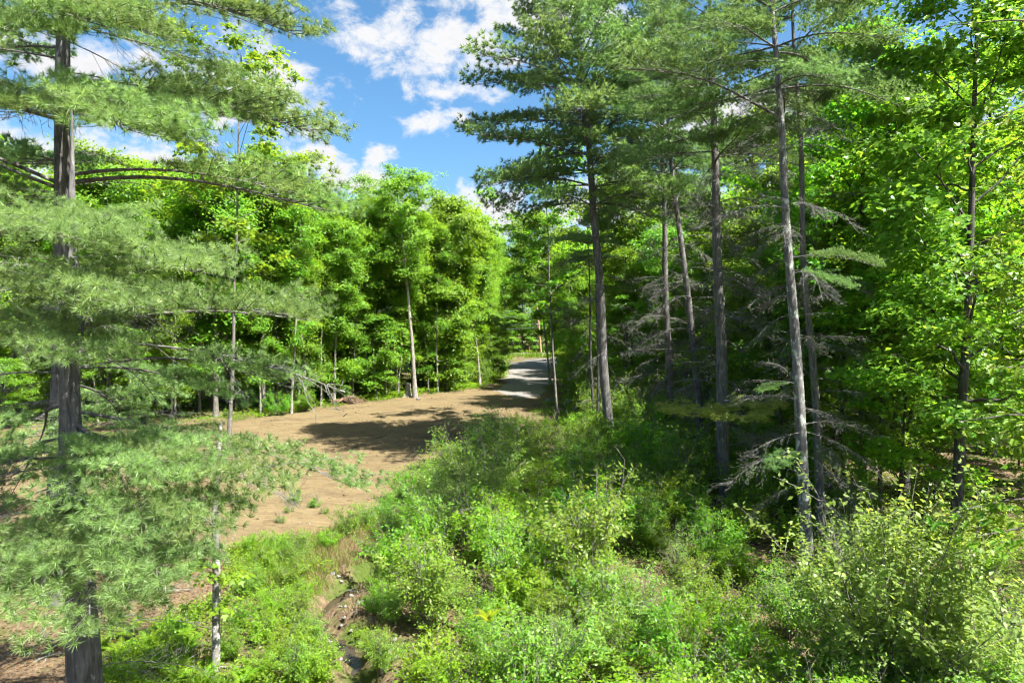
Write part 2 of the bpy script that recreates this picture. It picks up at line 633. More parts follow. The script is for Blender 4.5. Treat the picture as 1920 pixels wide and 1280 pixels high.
m, nt = newmat('crushed_gravel')
v = coords(nt)
n1 = noise(nt, v, 0.5, 5, 0.6)
n2 = noise(nt, v, 14, 8, 0.75)
c = ramp(nt, n2, [(0.3, (0.085, 0.082, 0.077)), (0.7, (0.19, 0.184, 0.175))])
c = mixc(nt, rng_map(nt, n1, 0.45, 0.7, 0, 0.6), c, (0.17, 0.14, 0.10))
M['gravel'] = finish(m, nt, c, 0.9, n2, 0.7, 0.03, 0.15)
m, nt = newmat('road_asphalt')
v = coords(nt)
n2 = noise(nt, v, 6, 8, 0.7)
M['asphalt'] = finish(m, nt, ramp(nt, n2, [(0.3, (0.10, 0.10, 0.10)), (0.7, (0.17, 0.165, 0.16))]), 0.85, n2, 0.3, 0.01)

gx = lines(-16, 12, 0.3, -900, 900)
gy = lines(6, 60, 0.3, -260, 1500)
o = ob('ground', grid_mesh('ground', gx, gy, hgt, 'floor'), None, 'structure')
o['label'] = 'forest floor of brown litter and moss'


TRK = [W([(975, 735), (900, 757), (760, 772), (600, 790), (420, 815), (200, 840)]), W([(960, 742), (880, 770), (740, 800), (590, 850), (420, 900), (200, 950)])]


def ruts(x, y):
    h = 0
    for k, P in enumerate(TRK):
        d = seg_dist(x, y, P) + .25 * fbm(x, y, .5, 60 + k, 2)
        amp = .04 * np.clip(.55 + fbm(x, y, .35, 70 + k, 2), 0, 1)
        h = h - amp * np.exp(-((d - .85) / .17) ** 2) + .4 * amp * np.exp(-((d - 1.2) / .17) ** 2)
    return h


def dirt_h(x, y):
    sd = sdf_poly(x, y, DIRT) + 0.55 * fbm(x, y, 1.1, 21, 4) + .25 * fbm(x, y, 4.0, 22, 3)
    rut = 0.010 * fbm((x * 0.62 + y * 0.79) * 0.3, x * 0.79 - y * 0.62 + 1.6 * fbm(x, y, .25, 77, 2), 2.6, 5, 4) + .016 * fbm(x, y, 2.2, 78, 4)
    return hgt(x, y) + np.clip(sd * 0.09, -0.07, 0.035) + (rut + ruts(x, y)) * np.clip(sd, 0, 1)


dx = np.arange(-48, 6, 0.18)
dy = np.arange(15, 76, 0.18)
ob('dirt_clearing', grid_mesh('dirt_clearing', dx, dy, dirt_h, 'dirt', lambda x, y: sdf_poly(x, y, DIRT) > -1.4), None, 'structure')


def drive_h(x, y):
    sd = sdf_poly(x, y, DRIVE) + 0.5 * fbm(x, y, .8, 31, 4) + .3 * fbm(x, y, 3.5, 32, 3)
    return np.where(sdf_poly(x, y, DIRT) > 0, dirt_h(x, y), hgt(x, y)) + np.clip(sd * 0.08, -0.09, 0.05)


ob('gravel_drive', grid_mesh('gravel_drive', np.arange(-8, 26, 0.3), np.arange(54, 142, 0.35), drive_h, 'gravel', lambda x, y: sdf_poly(x, y, DRIVE) > -1.2), None, 'structure')


def road_h(x, y):
    return hgt(x, y) * 0.2 + 0.06 - 0.004 * (y - 144) ** 2 * 0.5


ob('road', grid_mesh('road', np.arange(-120, 121, 4.0), np.arange(140.5, 147.6, 0.7), road_h, 'asphalt'), None, 'structure')

# stream water
m, nt = newmat('stream_water')
v = coords(nt)
n2 = noise(nt, v, 9, 4, 0.6, 0.5)
M['water'] = finish(m, nt, (0.035, 0.027, 0.017), 0.16, n2, 0.35, 0.02, 0.35)
A = Acc()
sp = np.array([(p.x, p.y) for p in STREAM])
tt = np.linspace(0, len(sp) - 1, 70)
cx = np.interp(tt, range(len(sp)), sp[:, 0])
cy = np.interp(tt, range(len(sp)), sp[:, 1])
T = nrm(np.stack([np.gradient(cx), np.gradient(cy)], -1))
Nr = np.stack([-T[:, 1], T[:, 0]], -1)
rows = []
for s in (-.8, -.3, .3, .8):
    rows.append(np.stack([cx + Nr[:, 0] * s, cy + Nr[:, 1] * s, np.full(70, -0.585)], -1))
V = np.stack(rows, 1).reshape(-1, 3)
i = np.arange(69)[:, None] * 4 + np.arange(3)[None]
ob('stream', np_mesh('stream', V, [np.stack([i, i + 1, i + 5, i + 4], -1).reshape(-1, 4)], 'water', smooth=True), None, 'structure')


# ------------------------------------------------------------------ broadleaf trees
def leaves(rng, C, size, templ='rhomb', out=None, up=1.0, jit=0.55, tint=None, svar=0.3):
    n = len(C)
    Nn = np.zeros((n, 3))
    Nn[:, 2] = up
    Nn += rng.standard_normal((n, 3)) * jit
    if out is not None:
        Nn += out * 0.55
    Nn = nrm(Nn)
    U = rng.standard_normal((n, 3))
    if out is not None:
        U += out * 0.6
    U[:, 2] -= 0.35
    U = U - Nn * (U * Nn).sum(1, keepdims=True)
    S = size * rng.uniform(1 - svar, 1 + svar, n)
    t = rng.uniform(0, 1, n) * 0.6 + (0.2 if tint is None else tint * 0.4)
    return scatter(templ, C, U, Nn, S, t)


def broadleaf(seed, H=20.0, cb=0.35, Rc=4.5, limbs=26, twigs=6, per=105, leaf=0.2, cr=0.75, templ='rhomb', mat='bg_leaf', bark='maple_bark',
              r0=0.2, fork=False, flat=0.38, wob=0.25, top=0.97, peak=0.35, low_sprays=0):
    rng = np.random.default_rng(seed)
    A = Acc()
    k = 12
    tz = np.linspace(0, 1, k)
    wx = np.cumsum(rng.normal(0, wob * .35, k)) * tz
    wy = np.cumsum(rng.normal(0, wob * .35, k)) * tz
    P = np.stack([wx, wy, tz * H], -1)
    P[0, 2] = -0.4
    rad = r0 * (1 - 0.86 * tz ** 0.85)
    rad[0] *= 1.45
    A.tube(P, rad, 9, rough=0.03, rng=rng)

    def trunk_at(t):
        return np.array([np.interp(t, tz, P[:, c]) for c in range(3)]), np.interp(t, tz, rad)
    cen, ct = [], []
    ga = rng.uniform(0, 6.28)
    for i in range(limbs + low_sprays):
        if i < limbs:
            u = (i + rng.uniform(-.3, .3)) / (limbs - 1)
            t = cb + (top - cb) * min(max(u, 0), 1)
            prof = (0.30 + 0.70 * min(1, (u + .05) / peak)) if u < peak else (1 - ((u - peak) / (1 - peak)) ** 1.9 * 0.82)
            L = Rc * prof * rng.uniform(.7, 1.15)
            el = R(rng.uniform(12, 38) + 32 * u)
        else:
            t = rng.uniform(.12, cb)
            u = 0
            L = rng.uniform(.6, 1.6)
            el = R(rng.uniform(0, 25))
        ga += 2.4 + rng.uniform(-.5, .5)
        b, br = trunk_at(t)
        d = np.array([math.cos(ga) * math.cos(el), math.sin(ga) * math.cos(el), math.sin(el)])
        s = np.linspace(0, 1, 6)[:, None]
        bend = np.array([0, 0, rng.uniform(-.12, .18)])
        LP = b + d * L * s + bend * L * s ** 2 + rng.normal(0, .05 * L, (6, 3)) * s * (s < 1.01)
        A.tube(LP, np.linspace(max(br * .45, .012), .008, 6), 5)
        ntw = max(2, int(round(twigs * (0.45 + 0.55 * L / Rc))))
        for j in range(ntw):
            q = rng.uniform(.38, 1.0) if j else 1.0
            b2 = np.array([np.interp(q, s[:, 0], LP[:, c]) for c in range(3)])
            az = ga + rng.uniform(-1.3, 1.3)
            e2 = R(rng.uniform(-18, 45))
            l2 = rng.uniform(.35, 1.0) * (0.28 * L + 0.35)
            e = b2 + l2 * np.array([math.cos(az) * math.cos(e2), math.sin(az) * math.cos(e2), math.sin(e2)])
            A.tube(np.stack([b2, (b2 + e) / 2 + [0, 0, .06 * l2], e]), [.014, .010, .005], 3)
            cen.append(e)
            ct.append(rng.uniform(0, 1))
            if rng.random() < .5:
                cen.append((b2 + e) / 2)
                ct.append(ct[-1])
    cen = np.array(cen)
    n = np.maximum(8, (per * rng.uniform(.5, 1.4, len(cen)))).astype(int)
    idx = np.repeat(np.arange(len(cen)), n)
    off = rng.standard_normal((len(idx), 3))
    off = nrm(off) * (rng.uniform(0, 1, (len(idx), 1)) ** 0.6) * (1 + .35 * np.abs(rng.standard_normal((len(idx), 1))))
    off *= np.array([cr, cr, cr * flat]) * rng.uniform(.45, 1.45, len(cen))[idx][:, None]
    off[:, 2] -= 0.25 * (off[:, 0] ** 2 + off[:, 1] ** 2) / cr
    C = cen[idx] + off
    axis = np.stack([np.interp(C[:, 2], P[:, 2], P[:, 0]), np.interp(C[:, 2], P[:, 2], P[:, 1]), C[:, 2] - .5], -1)
    V, F, tn = leaves(rng, C, leaf, templ, nrm(C - axis), tint=np.array(ct)[idx])
    return [('trunk', A.mesh('tree_trunk', bark), None), ('crown', np_mesh('tree_crown', V, [F], mat, tn), 'stuff')]


PB = {
    'far_a': broadleaf(11, 20, .48, 4.3, 34, 10, 70, .235, .92, mat='bg_leaf', bark='maple_bark', flat=.42, peak=.55, low_sprays=10),
    'far_b': broadleaf(12, 20, .50, 3.8, 32, 10, 68, .23, .88, mat='bg_leaf', bark='pale_bark', r0=.16, flat=.42, peak=.5, low_sprays=8),
    'far_c': broadleaf(13, 20, .46, 4.0, 36, 10, 64, .23, .88, mat='bg_leaf2', bark='maple_bark', flat=.4, peak=.55, low_sprays=12),
    'far_d': broadleaf(14, 20, .54, 3.4, 30, 10, 62, .23, .84, mat='bg_leaf', bark='pale_bark', r0=.15, peak=.5, flat=.42, low_sprays=7),
    'slim': broadleaf(23, 16, .50, 2.0, 22, 6, 60, .15, .65, mat='bg_leaf2', bark='pale_bark', r0=.10, peak=.55, flat=.5, low_sprays=8, wob=.55),
    'slim2': broadleaf(24, 16, .56, 1.8, 20, 6, 60, .15, .65, mat='bg_leaf', bark='pale_bark', r0=.095, peak=.55, flat=.5, low_sprays=6, wob=.7),
    'edge': broadleaf(15, 6, .10, 2.4, 22, 6, 80, .15, .62, mat='bg_leaf', bark='pale_bark', r0=.05, flat=.18, peak=.6, wob=.5),
    'edge2': broadleaf(16, 6, .12, 2.3, 20, 6, 80, .145, .60, mat='bg_leaf2', bark='maple_bark', r0=.045, flat=.18, peak=.65, wob=.5),
    'round': broadleaf(17, 20, .52, 4.4, 36, 9, 75, .18, .72, mat='bg_leaf2', bark='pale_bark', r0=.22, peak=.62, flat=.5),
    'wood_a': broadleaf(18, 20, .26, 4.8, 36, 8, 100, .165, .80, templ='maple', mat='wood_leaf', bark='dark_bark', r0=.2, flat=.3),
    'wood_b': broadleaf(19, 20, .20, 4.6, 38, 8, 90, .165, .78, templ='maple', mat='wood_leaf', bark='dark_bark', r0=.17, flat=.3),
    'wood_low': broadleaf(20, 8, .16, 2.8, 24, 6, 90, .14, .62, templ='maple', mat='wood_leaf', bark='dark_bark', r0=.06, flat=.2),
    'sparse': broadleaf(21, 20, .42, 4.6, 22, 5, 46, .22, .60, templ='maple', mat='bg_leaf', bark='maple_bark', r0=.115, peak=.5),
    'bright': broadleaf(25, 18, .16, 4.4, 38, 8, 80, .18, .78, templ='maple', mat='oak_leaf', bark='dark_bark', r0=.17, flat=.3, peak=.5),
    'oak': broadleaf(22, 16, .22, 4.8, 38, 8, 20, .22, .70, templ='oak', mat='oak_leaf', bark='dark_bark', r0=.22, flat=.5),
}


def tree(key, name, label, px, D, top_py=None, h=None, rot=None, group=None, px_top=None, cat='tree', wide=1.0):
    H0 = {'edge': 6, 'edge2': 6, 'slim': 16, 'slim2': 16, 'wood_low': 8, 'oak': 16, 'bright': 18}.get(key, 20)
    b = at(px, 600, D)
    z = hz(b.x, D)
    if h is None:
        h = at(px, top_py, D).z - z
    s = h / H0
    tilt = 0.0
    if px_top is not None:
        tp = at(px_top, 600, D)
        tilt = math.atan2(tp.x - b.x, h)
    rot = (hash((round(px), round(D * 10))) % 628) / 100 if rot is None else rot
    t = stamp(PB[key], name, label, cat, (b.x, D, z), rot, (s * wide, s * wide, s), group)
    if tilt:
        t.matrix_basis = Matrix.Translation((b.x, D, z)) @ Matrix.Rotation(tilt, 4, 'Y') @ Matrix.Rotation(rot, 4, 'Z') @ Matrix.Diagonal((s * wide, s * wide, s, 1))
    return t


# trees one can tell apart at the back of the clearing and by the drive
tree('round', 'maple_tree', 'tall round-topped maple with forked pale trunk at the clearing edge', 778, 62, 338, px_top=756, rot=1.0)
tree('sparse', 'maple_tree', 'sparse tall maple behind the big pine, leaf sprays against the blue sky', 425, 38, 95, px_top=470, rot=2.2)
tree('far_d', 'maple_tree', 'slender maple with bare pale trunk left of the gravel drive', 900, 74, 395, px_top=878, rot=.4)
tree('far_c', 'maple_tree', 'leafy maple just right of the round-topped maple, curved trunk', 832, 69, 372, px_top=850, rot=3.0)
tree('far_b', 'maple_tree', 'thin trunked young maple beside the brush pile', 625, 57.5, 420, px_top=632, rot=.9)
tree('far_d', 'maple_tree', 'pale leaning maple right of the drive mouth', 1032, 76, 395, px_top=996, rot=5)
tree('sparse', 'maple_tree', 'dark sparse maple in front of the drive with thin forked top', 1047, 46, 300, px_top=1012, rot=4.1)
tree('edge', 'maple_sapling', 'dense low maple at the clearing edge left of the forked maple', 706, 61, 600, rot=.3, cat='sapling')
tree('edge2', 'maple_sapling', 'bushy maple sapling between the forked maple and the slender pale one', 838, 68, 545, rot=1.3, cat='sapling')
tree('edge', 'maple_sapling', 'rounded bushy sapling against the left edge of the gravel drive', 925, 80, 600, rot=2.1, cat='sapling')

g = random.Random(77)


def scatter_trees(regions, keys, n, mind, name, label, group, hr, cat='tree', seed=0, taken=None):
    g = random.Random(seed)
    pts = taken if taken is not None else []
    made = 0
    for _ in range(n * 30):
        if made >= n:
            break
        px = g.uniform(regions[0][0], regions[-1][0])
        d0 = np.interp(px, [r[0] for r in regions], [r[1] for r in regions])
        d1 = np.interp(px, [r[0] for r in regions], [r[2] for r in regions])
        D = d0 + (d1 - d0) * g.random() ** 1.3
        x = (px - 960) / FPX * D
        if any((x - a) ** 2 + (D - b) ** 2 < mind * mind for a, b in pts):
            continue
        if sdf_poly(np.array([x]), np.array([D]), DIRT)[0] > -1.0 or sdf_poly(np.array([x]), np.array([D]), DRIVE)[0] > -2.2 or 137 < D < 150:
            continue
        pts.append((x, D))
        tree(g.choice(keys), name, label, px, D, h=g.uniform(*hr), rot=g.uniform(0, 6.28), group=group, cat=cat, wide=g.uniform(.9, 1.15))
        made += 1
    return pts


taken = []
scatter_trees([(-90, 47, 95), (420, 50, 100), (650, 60, 110), (800, 67, 120), (915, 78, 134)], ['far_a', 'far_b', 'far_c', 'far_d'], 78, 3.4, 'forest_tree',
              'green broadleaf tree in the dense wood behind the dirt clearing', 'trees of the wood behind the clearing', (16.5, 20.5), seed=1, taken=taken)
scatter_trees([(-60, 44, 54), (420, 49, 56), (650, 59, 72), (800, 65, 80), (925, 76, 105)], ['edge', 'edge2'], 26, 2.4, 'edge_sapling',
              'leafy young tree filling the wood edge behind the clearing', 'young trees along the wood edge', (2.2, 5.0), 'sapling', seed=2, taken=taken)
scatter_trees([(-40, 46, 62), (420, 49, 62), (650, 59, 72), (800, 65, 80), (925, 74, 100)], ['slim', 'slim2'], 56, 1.5, 'pole_tree',
              'slender pole-like young tree with thin bare trunk at the wood edge', 'slender trees along the wood edge', (11, 17.5), seed=12, taken=taken)
scatter_trees([(1050, 56, 110), (1200, 46, 80), (1420, 38, 60)], ['slim', 'slim2'], 24, 2.0, 'pole_tree',
              'slender young tree with thin bare trunk among the right-hand pines', 'slender trees among the right-hand pines', (10, 15), seed=13, taken=taken)
scatter_trees([(700, 152, 200), (960, 151, 200), (1350, 152, 200)], ['far_a', 'far_c', 'far_b'], 34, 4.5, 'roadside_tree',
              'far green tree on the other side of the road', 'trees beyond the road', (19, 25), seed=3, taken=taken)
scatter_trees([(850, 150.5, 154), (1200, 150.5, 154)], ['edge', 'edge2'], 32, 1.6, 'roadside_sapling',
              'far leafy sapling along the other side of the road', 'saplings beyond the road', (5, 9), 'sapling', seed=4, taken=taken)
scatter_trees([(1060, 60, 132), (1150, 52, 130), (1300, 46, 110), (1420, 40, 90)], ['far_a', 'far_b', 'far_d', 'wood_b'], 46, 3.6, 'forest_tree',
              'broadleaf tree standing behind the bare-branched pines', 'trees behind the right-hand pines', (14, 19), seed=5, taken=taken)
scatter_trees([(1060, 56, 120), (1200, 48, 90), (1420, 38, 60)], ['edge', 'edge2', 'wood_low'], 26, 2.4, 'understory_sapling',
              'young leafy tree under the bare-branched pines', 'understory behind the right-hand pines', (4, 8), 'sapling', seed=6, taken=taken)
scatter_trees([(1400, 38, 80), (1600, 33, 75), (1800, 34, 70), (1980, 36, 64)], ['wood_a', 'wood_b'], 32, 3.4, 'forest_tree',
              'deep green tree in the shaded wood on the right', 'trees of the shaded wood on the right', (15, 21), seed=7, taken=taken)
scatter_trees([(1560, 31, 60), (1680, 40, 60), (1830, 40, 60), (1990, 24, 50)], ['wood_low'], 22, 2.2, 'understory_sapling',
              'low leafy sapling inside the shaded wood on the right', 'saplings of the shaded wood on the right', (4.5, 9), 'sapling', seed=8, taken=taken)
tree('wood_b', 'maple_tree', 'dark-barked maple right of the paired lichen-grey pines', 1622, 27, h=18, px_top=1612, rot=.5)
tree('wood_a', 'maple_tree', 'leaning slim maple beside the sunlit patch of forest floor', 1700, 26, h=16, px_top=1760, rot=2.5)
tree('bright', 'maple_tree', 'maple with bright yellow-green leaves filling the upper right corner', 1800, 20.5, h=18.5, px_top=1815, rot=4.0)
tree('wood_low', 'maple_sapling', 'layered young maple at the front of the right-hand wood', 1690, 23, h=8.5, rot=1.0, cat='sapling')
for px_, D_, h_, r_, lab_ in [(1585, 27, 11, .4, 'young leafy maple right of the slender dark-grey pine'), (1655, 25, 9, 1.9, 'young maple with layered leaves beside the dark-barked maple'), (1425, 34, 12, 2.8, 'leafy young maple between the straight grey pine and the lichen-spotted pine'),
                              (1250, 47, 13, 3.6, 'leafy young maple behind the left trunks of the bare-branched pines'), (1330, 41, 11, 5.1, 'green young maple behind the straight grey pine'), (1760, 27, 8, .9, 'low maple in front of the sunlit forest floor')]:
    tree('bright', 'young_maple', lab_, px_, D_, h=h_, rot=r_)
for px_, D_, h_, r_, lab_ in [(1395, 31, 9, 1.4, 'bushy young maple right behind the straight grey pine'), (1465, 29, 10, 2.2, 'young maple just left of the lichen-spotted pine'), (1570, 31, 13, 4.4, 'tall leafy maple behind the slender dark-grey pine'),
                              (1290, 45, 10, .2, 'young maple between the two left bare-branched trunks'), (1185, 50, 11, 5.6, 'leafy maple just right of the tall white pine trunk')]:
    tree('bright', 'young_maple', lab_, px_, D_, h=h_, rot=r_)
for k_, (px_, D_) in enumerate([(180, 46.5), (245, 46.5), (320, 47.5), (545, 51.8), (572, 53.6), (600, 56), (660, 60.6), (690, 61.6), (722, 62.6), (745, 63.6), (803, 67), (820, 66.6), (852, 70.2), (872, 71.8)]):
    tree(['slim', 'slim2'][k_ % 2], 'pole_tree', 'slender pale-trunked tree at the very edge of the dirt clearing', px_, D_, h=11 + (k_ * 37 % 60) / 10, rot=k_ * 1.3, group='pale slender trees at the edge of the dirt', px_top=px_ + (k_ * 53 % 40) - 20)
tree('oak', 'oak_tree', 'oak with bright lobed leaves reaching in from the right edge', 2110, 14.5, h=11.5, px_top=2080, rot=1.2)

rng = np.random.default_rng(404)
n = 60000
xx = rng.uniform(-270, 270, n)
hh = 17 + 4 * fbm(xx, xx * 0, .11, 51, 4)
C = np.stack([xx, 206 + rng.uniform(0, 14, n) + 3 * fbm(xx, xx * 0, .2, 52, 3), hh * rng.uniform(0, 1, n) ** .8], -1)
V, F, tn = leaves(rng, C, .75, 'rhomb', np.tile([0, -1., .2], (n, 1)), tint=.5 + .5 * fbm(xx, C[:, 2], .5, 53, 3))
o = ob('distant_wood', np_mesh('distant_wood', V, [F], 'bg_leaf', tn), None, 'stuff')
o['label'], o['category'] = 'far-off green wood closing the view beyond the road', 'wood'

# ------------------------------------------------------------------ pines
def bough_pair(seed, L=4.0, f0=0.35, Wd=1.0, tuft=0.115, nn=30, nw=0.0045, spacing=0.12, arch=0.06, needle='needle', step=0.12, thick=0.05, bark='pine_bark'):
    rng = np.random.default_rng(seed)
    A = Acc()
    t = np.linspace(0, 1, 14)
    P = np.stack([L * t, 0.05 * L * np.sin(np.pi * t * rng.uniform(.8, 1.8)) * rng.choice([-1, 1]) * (1 - t), arch * L * np.sin(np.pi * t)], -1)
    A.tube(P, np.linspace(.008 * L + .008, .006, 14), 6, rough=.05, rng=rng)
    C, U, Tn = [], [], []

    def pt(P, q):
        tq = np.linspace(0, 1, len(P))
        return np.array([np.interp(q, tq, P[:, c]) for c in range(3)])
    side = 1
    s = f0 * L
    while s < L:
        q = s / L
        u = (q - f0) / (1 - f0)
        ln = Wd * ((0.35 + u ** .5) * (1 - u) ** .6 + 0.2) * rng.uniform(.55, 1.15)
        ang = R(np.interp(u, [0, 1], [68, 28]) + rng.uniform(-14, 14)) * side
        el = R(rng.uniform(-14, 20))
        b = pt(P, q)
        d = np.array([math.cos(ang) * math.cos(el), math.sin(ang) * math.cos(el), math.sin(el)])
        w = np.linspace(0, 1, 5)[:, None]
        SP = b + d * ln * w + np.array([.18, 0, .10]) * ln * w ** 2
        A.tube(SP, np.linspace(.010, .004, 5), 3)
        a = 0.14 + rng.uniform(0, .1)
        sd2 = 1
        dirS = nrm(SP[-1] - SP[0])
        tcl = rng.uniform(0, 1)
        while a < ln:
            b2 = pt(SP, a / ln)
            tw = rng.uniform(.10, .26)
            an2 = sd2 * R(rng.uniform(30, 65))
            d2 = np.array([dirS[0] * math.cos(an2) - dirS[1] * math.sin(an2), dirS[0] * math.sin(an2) + dirS[1] * math.cos(an2), rng.uniform(-.1, .45)])
            d2 = nrm(d2)
            e = b2 + d2 * tw
            for q2 in (0.45, 1.0):
                C.append(b2 + d2 * tw * q2 + rng.normal(0, .02, 3) + [0, 0, abs(rng.normal(0, thick))])
                U.append(d2 + np.array([0, 0, .35]) + rng.normal(0, .2, 3))
                Tn.append(.35 * tcl + .65 * rng.uniform(0, 1))
            sd2 = -sd2
            a += step * rng.uniform(.7, 1.3)
        C.append(SP[-1])
        U.append(dirS + np.array([0, 0, .3]))
        Tn.append(rng.uniform(.3, 1))
        side = -side
        s += spacing * rng.uniform(.6, 1.3)
    C.append(P[-1])
    U.append(np.array([1, 0, .2]))
    Tn.append(.8)
    C, U, Tn = np.array(C), np.array(U), np.array(Tn)
    S = tuft * rng.uniform(.75, 1.2, len(C))
    V, F, tn = scatter(needle_template(nn, nw / tuft, seed), C, U, rng.standard_normal((len(C), 3)), S, Tn)
    return A.mesh('bough_wood', bark), np_mesh('bough_needles', V, [F], needle, tn)


BN = [bough_pair(100 + i, f0=f, Wd=w, arch=a, nn=38, nw=.008, tuft=.145, spacing=.09, step=.105) for i, (f, w, a) in enumerate([(.30, 1.2, .05), (.42, 1.05, .10), (.22, 1.3, .02), (.5, 1.0, .06)])]
BM = [bough_pair(200 + i, f0=f, Wd=w, arch=a, tuft=.15, nn=26, nw=.014, spacing=.095, step=.10, needle='needle2', thick=.07) for i, (f, w, a) in enumerate([(.25, 1.2, .06), (.35, 1.1, .03), (.2, 1.3, .09)])]
BY = [bough_pair(300, f0=.55, Wd=.75, arch=.02, tuft=.13, nn=28, nw=.011, spacing=.08, step=.09, needle='needle3')]  # low bough in the painted sun-patch colour
BF = [bough_pair(400 + i, f0=f, Wd=w, arch=a, tuft=.20, nn=18, nw=.026, spacing=.14, step=.15, needle='needle2', thick=.09) for i, (f, w, a) in enumerate([(.20, 1.2, .08), (.25, 1.1, .04), (.16, 1.3, .10)])]
BL = 4.0


def set_bough(parent, pair, B, Tip, roll=0.0, name='bough', wide=1.0):
    """bough from world point B to world point Tip, child of an unrotated parent."""
    X = (Tip - B)
    ln = X.length
    X.normalize()
    Z = Vector((0, 0, 1))
    Y = Z.cross(X)
    if Y.length < 1e-3:
        Y = Vector((0, 1, 0))
    Y.normalize()
    Z = X.cross(Y)
    Mx = Matrix((X, Y, Z)).transposed().to_4x4()
    Mx = Mx @ Matrix.Rotation(roll, 4, 'X')
    s = ln / BL
    sy = s * wide
    Mx = Matrix.Translation(B - parent.location) @ Mx @ Matrix.Diagonal((s, sy, min(sy, s * 1.0), 1))
    o = ob(name, pair[0], parent)
    o.matrix_basis = Mx
    if pair[1] is not None:
        ob('needles', pair[1], o, 'stuff')
    return o


def dead_branch(seed, L=2.5, droop=0.25, n=22, twig=.6):
    rng = np.random.default_rng(seed)
    A = Acc()
    t = np.linspace(0, 1, 10)
    P = np.stack([L * t, .06 * L * np.sin(3 * t + rng.uniform(0, 3)), L * (0.12 * t - (droop + .12) * t ** 2)], -1)
    A.tube(P, np.linspace(.014, .005, 10), 5)
    for i in range(n):
        q = rng.uniform(.2, 1)
        b = np.array([np.interp(q, t, P[:, c]) for c in range(3)])
        ln = twig * rng.uniform(.4, 1.2) * (1.15 - .6 * q)
        a = R(rng.uniform(25, 75)) * rng.choice([-1, 1])
        d = np.array([math.cos(a), math.sin(a), rng.uniform(-.5, .25)])
        w = np.linspace(0, 1, 5)[:, None]
        SP = b + d * ln * w + np.array([.25, 0, -.35]) * ln * w ** 2 + rng.normal(0, .015, (5, 3)) * w
        A.tube(SP, np.linspace(.0055, .0025, 5), 3)
        for j in range(3):
            qq = rng.integers(2, 5)
            e = SP[qq] + nrm(d + rng.normal(0, .6, 3)) * ln * rng.uniform(.2, .45)
            A.tube(np.stack([SP[qq], e]), [.005, .0025], 3)
    return A.mesh('dead_branch', 'dead_wood')


DB = [(dead_branch(500 + i, droop=d, n=n, twig=tw), None) for i, (d, n, tw) in enumerate([(.15, 36, .6), (.32, 44, .7), (.05, 26, .55), (.45, 40, .8)])]
BLD = 2.5


def set_dead(parent, i, B, az, el, ln, roll=0.0):
    X = Vector((math.cos(az) * math.cos(el), math.sin(az) * math.cos(el), math.sin(el)))
    Y = Vector((0, 0, 1)).cross(X).normalized()
    Z = X.cross(Y)
    s = ln / BLD
    o = ob('dead_branch', DB[i % 4][0], parent)
    o.matrix_basis = Matrix.Translation(B - parent.location) @ Matrix((X, Y, Z)).transposed().to_4x4() @ Matrix.Rotation(roll, 4, 'X') @ Matrix.Diagonal((s, s, s, 1))
    return o


def pine_trunk(px_pts, D, wid, H, bark, base_px, tap=.86):
    """trunk through pixel points at depth D, from the ground to height H; returns (mesh root, point function)."""
    b = at(base_px, 600, D)
    z0 = hz(b.x, D)
    pts = [Vector((b.x, D, z0 - .4))]
    for px, py in px_pts:
        pts.append(at(px, py, D))
    pts.sort(key=lambda p: p.z)
    last = pts[-1]
    if last.z < H:
        dirx = (pts[-1].x - pts[-2].x) / max(.1, pts[-1].z - pts[-2].z)
        pts.append(Vector((last.x + dirx * (H - last.z) * .6, D, H)))
    zs = [p.z for p in pts]

    def f(z):
        return Vector((float(np.interp(z, zs, [p.x for p in pts])), float(np.interp(z, zs, [p.y for p in pts])), z))
    rng = np.random.default_rng(int(D * 100))
    zz = np.linspace(z0 - .4, H, 30)
    P = np.array([f(z) for z in zz])
    ph = rng.uniform(0, 6, 2)
    P[:, 0] += .035 * np.sin(zz * .8 + ph[0])
    P[:, 1] += .035 * np.sin(zz * .7 + ph[1])
    tt = (zz - zz[0]) / (zz[-1] - zz[0])
    rad = wid / 2 * (1.0 - tap * tt ** 1.25)
    rad[0] *= 1.35
    rad[1] *= 1.12
    A = Acc()
    org = Vector((b.x, D, z0))
    A.tube(P - np.array(org), rad, 14, rough=.025, rng=rng)
    return A.mesh('pine_trunk', bark), f, org


def auto_pine(label, px_pts, D, wid, H, base_px, crown_z, Rmax, boughs, bark='pine_bark', whorl=1.0, per=4, dead_from=2.5, dead_n=16, seed=0, name='pine_tree', top_pow=.8, dl=(1.2, 2.6), skip=None):
    g = random.Random(seed)
    me, f, org = pine_trunk(px_pts, D, wid, H, bark, base_px)
    t = thing(name, label, 'pine tree', org)
    ob('trunk', me, t)
    z = crown_z
    a0 = g.uniform(0, 6)
    while z < H - .3:
        u = (z - crown_z) / (H - crown_z)
        a0 += 1.1
        for k in range(per):
            az = a0 + k * 2 * math.pi / per + g.uniform(-.35, .35)
            ln = Rmax * (1 - u) ** top_pow * min(1, .72 + 1.6 * u) * g.uniform(.6, 1.12) + .5
            el = R(-6 + 34 * u + g.uniform(-8, 8))
            B = f(z + g.uniform(-.15, .15))
            X = Vector((math.cos(az) * math.cos(el), math.sin(az) * math.cos(el), math.sin(el)))
            if skip and skip(B, X):
                continue
            set_bough(t, g.choice(boughs), B, B + X * ln, g.uniform(-.2, .2), wide=min(1.5, max(.9, 3.2 / ln)))
        z += whorl * g.uniform(.8, 1.2) * (1 - .35 * u)
    for k in range(dead_n):
        z = g.uniform(dead_from, crown_z + .8)
        set_dead(t, g.randrange(4), f(z), g.uniform(0, 6.28), R(g.uniform(-22, 14)), g.uniform(*dl), g.uniform(-.5, .5))
    return t, f


